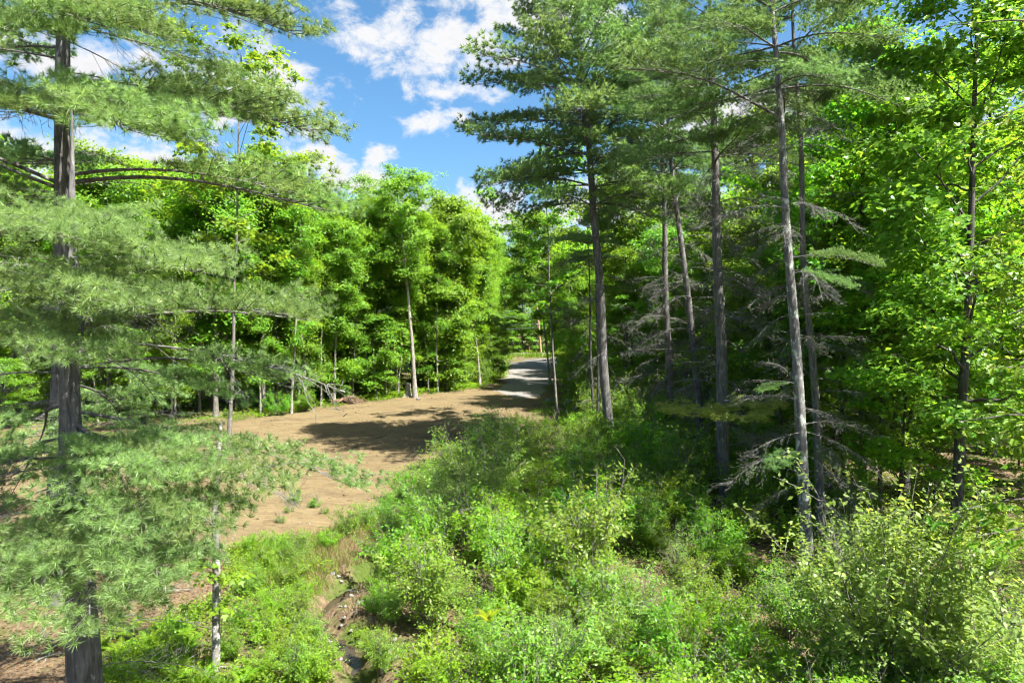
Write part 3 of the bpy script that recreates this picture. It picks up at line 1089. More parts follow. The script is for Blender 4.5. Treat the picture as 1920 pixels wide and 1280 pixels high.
# right-hand pine group
t, f = auto_pine('tall white pine with full dark crown beside the open sky', [(1142, 800), (1130, 650), (1119, 450), (1108, 330), (1085, 60)], 35, .50, 29.5, 1144, 12.8, 6.6, BF,
                 whorl=.74, per=5, dead_from=4, dead_n=30, seed=3, dl=(1.4, 2.9), top_pow=.75)
set_bough(t, BF[0], f(14.4), at(1015, 335, 33.5), wide=1.2)
set_bough(t, BF[1], f(11.2), at(1045, 455, 33.0), wide=1.2)
t, f = auto_pine('rough grey pine behind, left of the twin slim trunks', [(1258, 780), (1250, 600), (1243, 330)], 38, .42, 25, 1262, 15.5, 4.6, BF, dead_from=3, dead_n=46, seed=4, dl=(1.6, 3.4))
t, f = auto_pine('slim pine leaning left, third trunk of the bare-branched group', [(1310, 760), (1292, 560), (1268, 400), (1255, 250)], 33, .38, 23, 1315, 14.0, 4.2, BF, dead_from=3, dead_n=46, seed=5, dl=(1.5, 3.0))
t, f = auto_pine('straight grey pine with a low bough painted yellow-green as if sunlit', [(1358, 900), (1350, 600), (1340, 300), (1334, 130)], 26, .50, 21, 1362, 13.2, 4.4, BM, dead_from=3, dead_n=52, seed=6, dl=(1.4, 3.2))
set_bough(t, BY[0], f(3.9), at(1300, 780, 22.6), wide=2.0)
set_bough(t, BY[0], f(4.0), at(1400, 790, 22.2), wide=2.0)
set_bough(t, BY[0], f(4.2), at(1450, 765, 22.8), wide=1.8)
set_bough(t, BM[0], f(14.6), at(1225, 215, 23.8), wide=1.3)
set_bough(t, BM[1], f(12.6), at(1395, 235, 23.0), wide=1.4)
t, f = auto_pine('lichen-spotted pine, nearest trunk on the right', [(1518, 1080), (1500, 800), (1482, 500), (1465, 250), (1447, 30)], 18, .33, 18.5, 1521, 13.0, 3.6, BM, 'pine_bark_lichen', dead_from=2.5, dead_n=44, seed=7, dl=(1.0, 2.3))
set_bough(t, BM[2], f(8.6), at(1640, 500, 17.2), wide=1.0)
set_bough(t, BM[0], f(8.3), at(1590, 540, 16.6), wide=.9)
set_bough(t, BM[1], f(5.4), at(1425, 735, 17.6), wide=1.2)
set_bough(t, BM[0], f(3.6), at(1450, 880, 17.0), wide=1.0)
set_bough(t, BM[2], f(12.2), at(1180, 130, 17.5), wide=1.0)
t, f = auto_pine('slender dark-grey pine just right of the lichen-spotted one', [(1543, 960), (1530, 800), (1510, 500), (1498, 250), (1490, 100)], 22, .27, 20, 1546, 14.3, 3.4, BM, dead_from=3, dead_n=40, seed=8, dl=(1.2, 2.6))
set_bough(t, BM[0], f(13.2), at(1640, 110, 20.5), wide=1.1)
set_bough(t, BM[1], f(3.2), at(1570, 880, 21.0), wide=1.2)
for (b, tpx, D, w, lab) in [(1112, 1098, 41, .2, 'thin dark pine pole, left of two beside the tall white pine'), (1122, 1116, 39, .18, 'thin dark pine pole with snapped twigs against the tall white pine')]:
    auto_pine(lab, [(b, 780), ((b + tpx) / 2, 560)], D, w, 13, b, 10.6, 1.6, BF, 'dark_bark', dead_n=12, seed=b, dl=(.7, 1.6))

# the two pines on the left
me, fA, org = pine_trunk([(100, 1080), (112, 870), (118, 660), (117, 400), (118, 250), (119, 60)], 17, .54, 24, 'pine_bark', 96)
PA = thing('pine_tree', 'big pine on the left with long boughs spreading across the sky', 'pine tree', org)
ob('trunk', me, PA)
me, fB, org = pine_trunk([(152, 1270), (145, 1150), (139, 900), (136, 600), (134, 450), (130, 300)], 10.6, .56, 10.2, 'pine_bark', 156, .97)
PBn = thing('pine_tree', 'nearer pine at lower left with thick grey trunk and drooping lit boughs', 'pine tree', org)
ob('trunk', me, PBn)


def zb(py, D):
    return at(100, py, D).z


def bA(i, by, tx, ty, D, wide=1.0, roll=0.0, dark=False):
    return set_bough(PA, BN[i], fA(zb(by, 17)), at(tx, ty, D), roll, wide=wide)


def bB(i, by, tx, ty, D, wide=1.0, roll=0.0):
    return set_bough(PBn, BN[i], fB(zb(by, 10.6)), at(tx, ty, D), roll, wide=wide)


# far pine: long upper boughs
bA(0, 150, 585, 248, 16.0, .7, -.15)
bA(2, 160, 480, 225, 16.6, .75, .1)
bA(1, 20, 555, 66, 15.5, .75, -.1)
bA(3, 10, 470, 30, 15.0, .9)
bA(2, 40, 420, 130, 17.5, .7)
bA(0, 60, 150, 40, 13.2, 1.1)
bA(2, 40, 10, 60, 13.0, 1.1)
bA(2, 20, 225, 45, 13.5, 1.1)
bA(0, 190, 40, 215, 13.4, 1.1)
bA(2, 200, 235, 245, 13.2, 1.2)
bA(0, 190, 330, 250, 14.0, 1.0)
bA(3, 345, 610, 395, 15.5, .85, -.1)
bA(3, 330, 560, 365, 15.0, .8, .2)
bA(1, 230, -120, 190, 15.5, 1.0)
bA(0, 110, -160, 90, 16, 1.0)
for k in range(34):                                                # the rest of its crown, away from the view and above
    gg = random.Random(900 + k)
    z = gg.uniform(9.5, 23)
    az = gg.uniform(R(20), R(250)) if z < 15.5 else gg.uniform(0, 6.28)
    ln = 5.2 * (1 - (z - 9) / 16) + .6
    B = fA(z)
    el = R(gg.uniform(-8, 15))
    set_bough(PA, BM[k % 3], B, B + Vector((math.cos(az) * math.cos(el), math.sin(az) * math.cos(el), math.sin(el))) * ln * gg.uniform(.7, 1.1))
for k in range(34):
    gg = random.Random(950 + k)
    set_dead(PA, k, fA(gg.uniform(2, 14)), gg.uniform(0, 6.28), R(gg.uniform(-18, 25)), gg.uniform(1.2, 3.6), gg.uniform(-.6, .6))

# near pine: lit boughs one by one
bB(2, 930, 170, 1175, 8.0, 1.3)
bB(0, 940, 50, 1125, 8.4, 1.25)
bB(2, 935, 310, 1085, 8.4, 1.2)
bB(2, 900, 110, 1060, 8.6, 1.3)
bB(0, 905, 240, 1060, 8.8, 1.2)
bB(1, 900, -60, 1010, 9.6, 1.3)
bB(0, 810, 510, 915, 9.6, .95)
bB(2, 800, 400, 985, 9.0, 1.1)
bB(2, 790, 280, 1000, 8.6, 1.2)
bB(0, 810, 340, 900, 9.0, 1.1)
bB(3, 770, 662, 908, 10.8, .6)
bB(1, 690, 545, 728, 11.4, .95)
bB(1, 690, 440, 760, 11.0, .9)
bB(3, 620, 575, 600, 10.8, 1.1)
bB(3, 620, 540, 590, 10.2, 1.0)
bB(0, 580, 30, 650, 8.8, 1.3)
bB(2, 585, 150, 680, 8.4, 1.2)
bB(2, 500, 260, 580, 8.4, 1.3)
bB(0, 490, 375, 515, 9.1, 1.2)
bB(2, 480, 130, 570, 8.6, 1.3)
bB(0, 420, -20, 440, 8.7, 1.2)
bB(2, 410, 130, 450, 8.2, 1.2)
bB(1, 410, 215, 455, 9.0, 1.1)
bB(1, 700, -140, 760, 10.4, 1.1)
bB(0, 860, -120, 900, 10.8, 1.1)
bB(1, 760, 60, 860, 12.6, 1.1)
bB(1, 650, 300, 760, 12.8, .9)
bB(1, 720, 230, 800, 12.8, 1.0)
bB(1, 820, 20, 930, 12.4, 1.1)
for k in range(26):
    gg = random.Random(1000 + k)
    set_dead(PBn, k, fB(gg.uniform(1.2, 8.5)), gg.uniform(-.6, 4.2), R(gg.uniform(-15, 18)), gg.uniform(.9, 2.4), gg.uniform(-.6, .6))
set_dead(PBn, 2, fB(zb(640, 10.6)), R(3), R(-8), 4.2)

# ------------------------------------------------------------------ shrubs
def shrub(seed, H=2.6, Rr=1.5, stems=13, leaf=.06, per=26, mat='shrub_leaf', upright=.5, twn=9, bare=3):
    rng = np.random.default_rng(seed)
    A = Acc()
    C, O, tt = [], [], []
    for i in range(stems):
        az = rng.uniform(0, 6.28)
        lean = rng.uniform(.05, 1.0) * Rr
        h = H * rng.uniform(.6, 1.05) * (1 - .25 * (lean / Rr) ** 2)
        w = np.linspace(0, 1, 7)[:, None]
        b = np.array([math.cos(az), math.sin(az), 0]) * .25 * rng.random()
        P = b + np.array([math.cos(az) * lean, math.sin(az) * lean, 0]) * w ** 1.4 + np.array([0, 0, h]) * w + rng.normal(0, .04, (7, 3)) * w
        P[0, 2] -= .15
        A.tube(P, np.linspace(.016, .004, 7), 4)
        for j in range(twn):
            q = rng.uniform(.22, 1.0)
            b2 = np.array([np.interp(q, w[:, 0], P[:, c]) for c in range(3)])
            a2 = az + rng.normal(0, 1.2)
            e2 = R(rng.uniform(5, 70) * upright + rng.uniform(-5, 25))
            l2 = rng.uniform(.25, .75) * H / 2.6
            d = np.array([math.cos(a2) * math.cos(e2), math.sin(a2) * math.cos(e2), math.sin(e2)])
            A.tube(np.stack([b2, b2 + d * l2 * .5 + [0, 0, .03], b2 + d * l2]), [.006, .004, .002], 3)
            n = int(per * rng.uniform(.6, 1.4))
            s = rng.uniform(.05, 1.05, n)
            C.append(b2 + d * (l2 * s)[:, None] + rng.normal(0, .055 * (leaf / .06) ** .5, (n, 3)))
            O.append(np.tile(d, (n, 1)))
            tt.append(np.full(n, rng.uniform(0, 1)))
    for i in range(bare):
        az = rng.uniform(0, 6.28)
        w = np.linspace(0, 1, 6)[:, None]
        P = np.array([math.cos(az), math.sin(az), 0]) * Rr * rng.uniform(.3, .9) * w + np.array([0, 0, H * rng.uniform(.8, 1.15)]) * w + rng.normal(0, .05, (6, 3)) * w
        A.tube(P, np.linspace(.013, .004, 6), 4)
        for j in range(6):
            b2 = P[rng.integers(2, 6)]
            A.tube(np.stack([b2, b2 + rng.normal(0, .16, 3) + [0, 0, .12], b2 + rng.normal(0, .3, 3) + [0, 0, .2]]), [.006, .004, .002], 3)
    C, O, tt = np.concatenate(C), np.concatenate(O), np.concatenate(tt)
    V, F, tn = leaves(rng, C, leaf, 'oval', O, up=.9, jit=.6, tint=tt, svar=.45)
    return [('stem_cluster', A.mesh('shrub_stems', 'twig'), None), ('foliage', np_mesh('shrub_foliage', V, [F], mat, tn), 'stuff')]


SH = {
    'a': shrub(31, 2.6, 1.6, 22, .085, 28, 'shrub_leaf'),
    'b': shrub(32, 2.4, 1.7, 24, .072, 32, 'shrub_leaf2', .4),
    'c': shrub(33, 2.8, 1.4, 20, .098, 24, 'shrub_leaf', .7),
    'd': shrub(34, 2.2, 1.8, 24, .070, 34, 'shrub_leaf2', .3),
    'e': shrub(37, 2.0, 1.7, 24, .090, 30, 'fern', .3),
    'f': shrub(38, 1.8, 1.4, 16, .15, 14, 'fern', .4),
    'g': shrub(39, 3.0, 1.5, 14, .065, 22, 'shrub_leaf2', .8, 8, 7),
    'tall': shrub(35, 4.0, 1.9, 28, .088, 36, 'pale_leaf', .9, 13),
    'dark': shrub(36, 2.4, 1.7, 22, .095, 28, 'wood_leaf', .4),
}


def put_shrub(k, x, y, s, label, group=None, rot=0.0, name='shrub'):
    return stamp(SH[k], name, label, 'shrub', (x, y, hz(x, y) - .05), rot, s, group)


def in_poly(P, n, seed, mind, g=None):
    g = random.Random(seed)
    P = np.asarray(P)
    x0, y0 = P.min(0)
    x1, y1 = P.max(0)
    pts = []
    for _ in range(n * 60):
        if len(pts) >= n:
            break
        x, y = g.uniform(x0, x1), g.uniform(y0, y1)
        if sdf_poly(np.array([x]), np.array([y]), P)[0] < 0:
            continue
        if seg_dist(np.array([x]), np.array([y]), SPTS)[0] < .9:
            continue
        if any((x - a) ** 2 + (y - b) ** 2 < mind ** 2 for a, b in pts):
            continue
        pts.append((x, y))
    return pts


g = random.Random(50)
put_shrub('tall', *at(1690, 600, 11.6).xy, 1.08, 'tall pale-leaved shrub standing above the thicket at lower right', rot=.6)
put_shrub('tall', *at(1640, 600, 12.8).xy, .78, 'upright pale shrub just left of the tallest pale-leaved one', rot=2.6)
put_shrub('tall', *at(1880, 600, 11.0).xy, .62, 'short pale shrub in the lower right corner', rot=4.4)
put_shrub('c', *at(1110, 600, 17.5).xy, 1.15, 'bright green leafy shrub at the middle of the thicket', rot=1.0)
put_shrub('b', *at(905, 600, 24.5).xy, 1.25, 'thin-leaved greyish shrub at the edge of the dirt shadow', rot=2.0)
put_shrub('d', *at(930, 600, 37).xy, 1.1, 'low open shrub on the dirt near the drive', rot=3.0)
near = np.array([(-2.1, 8.6), (-2.5, 12.0), (-2.4, 14.5), (-1.6, 17), (2.5, 17.5), (4.5, 13.5), (9.5, 12.0), (9.5, 9), (7.0, 6.8), (-1.0, 6.8)])

for x, y in in_poly(near, 64, 61, .9):
    k = g.choice(['a', 'e', 'c', 'a', 'e', 'b', 'f', 'dark'])
    put_shrub(k, x, y, g.uniform(.42, .9), 'sunlit leafy shrub in the bright thicket along the bottom of the view', 'shrubs of the sunlit foreground thicket', g.uniform(0, 6.28))
for px, D, s_, k in [(1540, 9.6, .62, 'a'), (1610, 9.0, .6, 'e'), (1690, 9.2, .66, 'c'), (1760, 8.8, .6, 'a'), (1830, 9.3, .66, 'e'), (1900, 9.0, .6, 'c'), (1470, 10.2, .6, 'c'), (1390, 9.4, .55, 'e'), (1850, 10.4, .75, 'a'), (1590, 10.6, .7, 'c')]:
    put_shrub(k, *at(px, 600, D).xy, s_, 'sunlit leafy shrub in the bright thicket along the bottom of the view', 'shrubs of the sunlit foreground thicket', g.uniform(0, 6.28))
mid = np.array([(-3.2, 17.5), (-3.6, 24), (-2.6, 31), (0.5, 36), (4.0, 33), (5.0, 24), (3.5, 18), (0, 16.5)])
for x, y in in_poly(mid, 36, 62, 1.4):
    k = g.choice(['a', 'c', 'e', 'b', 'c', 'f', 'dark'])
    put_shrub(k, x, y, g.uniform(.65, 1.0), 'leafy shrub in the thicket between the dirt clearing and the pines', 'shrubs of the middle thicket', g.uniform(0, 6.28))
shade = np.array([(4.5, 14.5), (3.8, 20), (5.0, 28), (4.2, 37), (8, 37), (10.5, 26), (16, 20), (14, 11), (8.5, 9)])
for x, y in in_poly(shade, 66, 63, 1.3):
    k = g.choice(['dark', 'a', 'e', 'g', 'f'])
    put_shrub(k, x, y, g.uniform(.45, .75), 'shaded green shrub around the feet of the bare-branched pines', 'shaded shrubs under the pines', g.uniform(0, 6.28))
pinebase = np.array([(3.6, 26), (3.8, 38), (6, 47), (12, 46), (13.5, 32), (12, 24), (8, 23)])
for x, y in in_poly(pinebase, 34, 64, 1.6):
    put_shrub(g.choice(['a', 'c', 'e', 'f', 'dark']), x, y, g.uniform(.9, 1.35), 'tall green bush hiding the trunk bases of the bare-branched pines', 'bushes among the pine trunks', g.uniform(0, 6.28), 'bush')
for px, D, s in [(690, 62.5, .9), (735, 63.5, 1.0), (870, 72, 1.2), (905, 77, 1.4), (935, 84, 1.5), (570, 53, 1.0), (520, 51, 1.0), (1090, 66, 1.2), (1130, 62, 1.2), (1180, 52, 1.1), (1220, 48, 1.2), (640, 60, .8)]:
    put_shrub(g.choice(['dark', 'a', 'c']), *at(px, 600, D).xy, s * .8, 'bright green bush at the far edge of the clearing and drive', 'bushes along the far wood edge', g.uniform(0, 6.28))

# ------------------------------------------------------------------ birch sapling on the left
A = Acc()
base = gp(404, 1258)
pts = [at(404, 1258, base.y), at(406, 1100, base.y), at(404, 950, base.y), at(408, 870, base.y), at(411, 825, base.y), at(414, 792, base.y)]
A.tube(np.array([tuple(p - base) for p in pts]) + [(0, 0, -.3 if i == 0 else 0) for i in range(6)], [.085, .075, .07, .065, .05, .03], 10, rough=.02, rng=np.random.default_rng(4))
t = thing('birch_tree', 'slim mottled white trunk standing by the grassy stream bank', 'tree', base)
ob('trunk', A.mesh('birch_trunk', 'birch_bark'), t)
for k, (a, z, l, e) in enumerate([(-.6, 6.0 - base.z * 0 - 1.2, 1.9, -.25), (.4, 3.9, 1.7, -.15)]):
    o = ob('dead_branch', DB[k][0], t)
    o.matrix_basis = Matrix.Translation((.05, 0, z)) @ Matrix.Rotation(a, 4, 'Z') @ Matrix.Rotation(-e, 4, 'Y') @ Matrix.Scale(l / BLD, 4)


def leaf_spray(seed, n, r, flat, size, mat, templ='maple'):
    rng = np.random.default_rng(seed)
    off = nrm(rng.standard_normal((n, 3))) * rng.uniform(0, 1, (n, 1)) ** .5 * np.array([r, r, r * flat])
    V, F, tn = leaves(rng, off, size, templ, nrm(off), jit=.35, tint=np.full(n, .6))
    return np_mesh('leaf_spray', V, [F], mat, tn)


spr = leaf_spray(71, 46, .42, .22, .12, 'fern')
for px, py, s in [(370, 1060, 1.0), (430, 1078, 1.1), (350, 1140, .9), (415, 1135, 1.0), (395, 1082, .8), (335, 1165, .8)]:
    o = ob('leaf_spray', spr, t, 'stuff')
    o.location = at(px, py, base.y - .1) - base
    o.rotation_euler = (0, 0, px)
    o.scale = (s, s, s)

# ------------------------------------------------------------------ oak leaves reaching in from the right, leaf by leaf
oak = [o_ for o_ in bpy.data.objects if o_.name.startswith('oak_tree')][0]
bpy.context.view_layer.update()
oinv = oak.matrix_basis.inverted()
lv, lf = TEMPL['oak']
leafme = [np_mesh('oak_leaf', lv, [lf], 'oak_leaf', np.full(len(lv), tv)) for tv in (.35, .6, .9)]
g = random.Random(99)
org = Vector((oak.location.x, oak.location.y, 0))
for bx, by, ex, ey, D, nlf in [(1990, 700, 1850, 690, 9.6, 44), (1980, 780, 1800, 790, 9.8, 40), (1990, 830, 1880, 760, 9.4, 40), (1990, 930, 1780, 960, 10.2, 44), (1990, 990, 1830, 1005, 10.0, 26),
                             (2000, 560, 1890, 590, 10.4, 22), (1990, 180, 1830, 240, 11.0, 36), (1995, 40, 1760, 50, 11.5, 36)]:
    B, E = at(bx, by, D + .6), at(ex, ey, D)
    A = Acc()
    root = Vector((oak.location.x, oak.location.y, B.z - .8))
    A.tube(np.array([tuple(root), tuple(root * .5 + B * .5 + Vector((0, 0, .3))), tuple(B), tuple(B * .5 + E * .5 + Vector((0, 0, .06))), tuple(E)]), [.05, .035, .02, .012, .006], 5)
    me = A.mesh('oak_limb', 'dark_bark')
    lo = ob('limb', me, oak)
    lo.matrix_basis = oinv
    for k in range(nlf):
        q = g.uniform(.1, 1.08)
        c = B.lerp(E, q) + Vector((g.gauss(0, .16), g.gauss(0, .22), g.gauss(0, .13)))
        X = Vector((E - B).normalized()) + Vector((g.gauss(0, .5), g.gauss(0, .5), g.gauss(0, .25) - .35))
        X.normalize()
        Zr = Vector((g.gauss(.2, .3), g.gauss(-.35, .3), 1))
        Y = Zr.cross(X).normalized()
        Z = X.cross(Y)
        s = g.uniform(.13, .21)
        lo2 = ob('leaf', g.choice(leafme), oak)
        lo2.matrix_basis = oinv @ Matrix.Translation(c) @ Matrix((X, Y, Z)).transposed().to_4x4() @ Matrix.Scale(s, 4)

# ------------------------------------------------------------------ ferns
def frond(seed, L=.75, mat='fern'):
    rng = np.random.default_rng(seed)
    C, U, Nn, S, T = [], [], [], [], []
    l = L * rng.uniform(.85, 1.1)
    A = Acc()
    qs = np.linspace(0, 1, 22)
    P = np.stack([l * (.25 * qs + .6 * qs ** 2), 0 * qs, l * (1.0 * qs - .62 * qs ** 2.2)], -1)
    A.tube(P, np.linspace(.006, .002, 22), 3)
    for q, p in zip(qs[2:], P[2:]):
        wd = l * .24 * (1 - q) ** .7 * min(1, q * 5) + .012
        for s_ in (-1, 1):
            C.append(p)
            U.append((.35, s_, -.15))
            Nn.append((-.4, 0, 1))
            S.append(wd)
            T.append(.2 + .6 * rng.random())
    V, F, tn = scatter((np.array([(0, -.14, 0), (0, .14, 0), (1, 0, -.05)]), np.array([(0, 1, 2)])), np.array(C), np.array(U), np.array(Nn), np.array(S), np.array(T))
    n0 = A.n
    A.add(V, F)
    return A.mesh('frond', mat, False, np.concatenate([np.full(n0, .4), tn]))


FR = [frond(81), frond(82), frond(83)]
FRY = [frond(84, .6, 'yellow_fern')]


def fern(label, loc, rot, sc_, group=None, n=9, meshes=FR, name='fern'):
    gg = random.Random(int(loc[0] * 1000))
    t = thing(name, label, 'fern', loc, rot, sc_, group)
    for k in range(n):
        o = ob('frond', gg.choice(meshes), t)
        o.rotation_euler = (0, gg.uniform(-.2, .25), 6.283 * k / n + gg.uniform(-.25, .25))
        s_ = gg.uniform(.75, 1.15)
        o.scale = (s_, s_, s_)
    return t


g = random.Random(7)
for px, py in [(225, 1235), (250, 1262), (275, 1215), (300, 1255), (330, 1275), (210, 1275), (350, 1225), (262, 1290), (190, 1220), (345, 1195), (380, 1290), (310, 1185), (455, 1285), (240, 1195)]:
    p = gp(px, py)
    fern('green fern in the patch right of the thick pine trunk', (p.x, p.y, hz(p.x, p.y)), g.uniform(0, 6), g.uniform(.8, 1.25), 'ferns beside the near pine')
for px, D in [(540, 53.5), (580, 55), (600, 56.5), (675, 60.5), (700, 61.5), (725, 62.3), (810, 66), (830, 68), (850, 69.5), (870, 70.5), (890, 72.5), (905, 75), (745, 62.6), (855, 71.5), (880, 73.5), (790, 66), (560, 54)]:
    b = at(px, 600, D)
    fern('bright fern along the far edge of the clearing', (b.x, D, hz(b.x, D)), g.uniform(0, 6), g.uniform(1.2, 1.9), 'ferns along the far wood edge')
p = gp(915, 1160, 1.75)
fern('yellow fern-like plant glowing in the middle of the green thicket', (p.x, p.y, 1.7), .4, .75, None, 6, FRY, 'yellow_fern')


# ------------------------------------------------------------------ grass, ground cover (stuff)
def pts_in(P, n, seed):
    rng = np.random.default_rng(seed)
    P = np.asarray(P)
    lo, hi = P.min(0), P.max(0)
    out = np.zeros((0, 2))
    while len(out) < n:
        q = rng.uniform(lo, hi, (n * 2, 2))
        q = q[sdf_poly(q[:, 0], q[:, 1], P) > 0]
        out = np.vstack([out, q])
    return out[:n]


def grass(name, polys, mat, seed, hgt_r=(.18, .45), w=.011, label=None, patch=True):
    rng = np.random.default_rng(seed)
    Cs, Us, Ns, Ss, Ts = [], [], [], [], []
    for P, n, blades in polys:
        q = pts_in(P, n, seed + 1)
        if patch:
            q = q[fbm(q[:, 0], q[:, 1], 1.4, 44, 3) + rng.normal(0, .25, len(q)) > .02]
        q = q[seg_dist(q[:, 0], q[:, 1], SPTS) > .42]
        if P is not DRIVE:
            q = q[sdf_poly(q[:, 0], q[:, 1], DIRT) < .35]
        z = hgt(q[:, 0], q[:, 1])
        for k in range(blades):
            Cs.append(np.stack([q[:, 0], q[:, 1], z], -1) + rng.normal(0, .05, (len(q), 3)) * [1, 1, 0])
            d = rng.normal(0, .38, (len(q), 3))
            d[:, 2] = 1
            Us.append(d)
            Ns.append(rng.standard_normal((len(q), 3)))
            Ss.append(rng.uniform(*hgt_r, len(q)))
            Ts.append(rng.uniform(0, 1, len(q)))
    tv = (np.array([(0, -.5, 0), (0, .5, 0), (.55, .32, .05), (.55, -.32, .05), (1, 0, .22)]) * [1, w / .3, 1], None)
    V, F, tn = scatter((tv[0], np.array([(0, 1, 2), (0, 2, 3), (3, 2, 4)])), np.concatenate(Cs), np.concatenate(Us), np.concatenate(Ns), np.concatenate(Ss), np.concatenate(Ts))
    o = ob(name, np_mesh(name, V, [F], mat, tn), None, 'stuff')
    o['label'] = label
    o['category'] = 'grass'
    return o


bank = np.vstack([W([(425, 1030), (560, 1005), (610, 1000), (640, 985), (720, 955), (745, 990), (700, 1060), (640, 1090), (585, 1130), (590, 1180), (640, 1215), (650, 1290), (500, 1420), (150, 1420), (180, 1270), (330, 1150), (420, 1110)])])
verge_l = W([(430, 796), (560, 776), (650, 761), (790, 745), (900, 730), (948, 706), (952, 690), (935, 690), (900, 715), (780, 728), (640, 742), (540, 758), (420, 780)])
verge_far = np.array([(-60, 118), (-2, 114.5), (1, 128), (60, 136), (60, 140), (-60, 140)])
verge_far2 = np.array([(-60, 148.2), (60, 148.2), (60, 152), (-60, 152)])
verge_r = W([(1005, 760), (1060, 740), (1150, 760), (1130, 800), (1000, 800), (950, 795)])
understory = np.array([(3.5, 36), (6, 70), (5.5, 110), (30, 110), (32, 50), (14, 30), (11, 22), (9.5, 30)])
grass('grass', [(np.array([(2.6, 37), (4.5, 62), (16, 58), (12, 36)]), 3200, 6), (bank, 2600, 8), (verge_l, 3600, 7), (verge_r, 1600, 7), (near, 700, 6)], 'grass', 90, label='bright green grass along the stream bank and clearing edges')
grass('roadside_grass', [(verge_far, 9000, 5), (verge_far2, 4000, 5)], 'grass', 93, (.4, .9), .05, label='green grass on the verges of the far road')
grass('dry_grass', [(W([(590, 1005), (720, 955), (760, 985), (700, 1075), (640, 1100), (590, 1130), (560, 1080)]), 900, 7), (W([(640, 1130), (720, 1080), (740, 1180), (720, 1290), (690, 1290), (660, 1200)]), 150, 7)],
      'drygrass', 91, (.15, .4), label='straw-coloured dry grass beside the stream', patch=False)


def cover(name, polys, mat, seed, leaf, label, hmax, clump=14):
    rng = np.random.default_rng(seed)
    Cs, T = [], []
    for P, n in polys:
        q = pts_in(P, n, seed + 3)
        q = q[fbm(q[:, 0], q[:, 1], .9, 45, 3) + rng.normal(0, .25, len(q)) > -.25]
        q = q[(seg_dist(q[:, 0], q[:, 1], SPTS) > .7) & (sdf_poly(q[:, 0], q[:, 1], DIRT) < .1) & (sdf_poly(q[:, 0], q[:, 1], DRIVE) < .1)]
        z = hgt(q[:, 0], q[:, 1])
        hh = rng.uniform(.1, hmax, len(q))
        tc_ = rng.uniform(0, 1, len(q))
        for k in range(clump):
            u = rng.uniform(.1, 1, len(q))
            r = rng.normal(0, .14, (len(q), 2)) * (leaf / .08)
            Cs.append(np.stack([q[:, 0] + r[:, 0], q[:, 1] + r[:, 1], z + hh * u], -1))
            T.append(tc_)
    C = np.concatenate(Cs)
    V, F, tn = leaves(rng, C, leaf, 'oval', None, jit=.4, tint=np.concatenate(T))
    o = ob(name, np_mesh(name, V, [F], mat, tn), None, 'stuff')
    o['label'] = label
    o['category'] = 'ground cover'


cover('bank_weeds', [(bank, 1100)], 'fern', 98, .075, 'yellow-green leafy weeds on the grassy stream bank', .45, 12)
cover('ground_cover', [(bank, 900), (mid, 1800), (near, 3400), (shade, 4200)], 'shrub_leaf', 95, .07, 'low leafy plants covering the ground between shrubs', .5)
backwood = np.vstack([verge_l[:7], [(-2, 95), (-14, 110), (-70, 90), (-60, 44)]])
cover('forest_undergrowth', [(backwood, 5200), (understory, 5600)], 'wood_leaf', 96, .16, 'low green undergrowth carpeting the wood', .7, 10)
cover('pine_undergrowth', [(np.array([(3.2, 35), (4.5, 62), (16, 58), (14, 34), (9, 30)]), 3600), (np.array([(9, 18), (11, 34), (15, 32), (21, 30), (20, 18)]), 900)], 'fern', 99, .12, 'bright low plants on the ground among the right-hand pines', .5, 10)
edge_band = np.vstack([verge_l])
cover('edge_undergrowth', [(edge_band, 1300)], 'fern', 97, .13, 'bright yellow-green weeds along the back edge of the dirt', .6, 10)

# ------------------------------------------------------------------ rocks
m, nt = newmat('granite')
v = coords(nt)
n2 = noise(nt, v, 5, 7, .65)
M['rock'] = finish(m, nt, ramp(nt, n2, [(0.3, (.10, .095, .088)), (.7, (.24, .225, .205))]), .9, n2, .6, .05)


def rock(seed, sub=2):
    import bmesh
    bm = bmesh.new()
    bmesh.ops.create_icosphere(bm, subdivisions=sub, radius=1)
    g = np.random.default_rng(seed)
    pl = nrm(g.standard_normal((9, 3)))
    pd = g.uniform(.55, .9, 9)
    for v_ in bm.verts:
        p = np.array(v_.co)
        for n_, d_ in zip(pl, pd):
            k = p @ n_ - d_
            if k > 0:
                p = p - n_ * k
        v_.co = Vector(p * [1, .8, .62] + g.normal(0, .015, 3))
    me = bpy.data.meshes.new('rock')
    bm.to_mesh(me)
    bm.free()
    me.materials.append(M['rock'])
    return me


RK = [rock(1), rock(2), rock(3)]
g = random.Random(12)
for px, py, w, lab in [(1027, 752, 13, 'pale boulder at the right edge of the dirt by the drive'), (1064, 757, 16, 'flat grey boulder in the rock heap beside the dark leaning maple'), (1050, 770, 10, 'small stone in front of the flat grey boulder'),
                       (1078, 768, 12, 'grey stone at the right end of the rock heap'), (1037, 766, 9, 'small pale stone left of the rock heap'), (1095, 775, 14, 'half-buried grey rock below the rock heap'), (785, 750, 10, 'pale stone at the foot of the forked maple'),
                       (1080, 745, 11, 'angular rock behind the rock heap'), (932, 729, 5, 'dark stone on the gravel at the drive mouth'), (575, 1012, 6, 'white stone on the dirt above the grassy bank'), (642, 1052, 8, 'pale stone in the dry grass above the stream')]:
    p = gp(px, py)
    s = w / FPX * p.y * .6
    o = tag(ob('rock', g.choice(RK)), lab, 'rock')
    o.location = (p.x, p.y, hz(p.x, p.y) + .25 * s)
    o.rotation_euler = (g.uniform(-.3, .3), g.uniform(-.3, .3), g.uniform(0, 6))
    o.scale = (s, s, s)
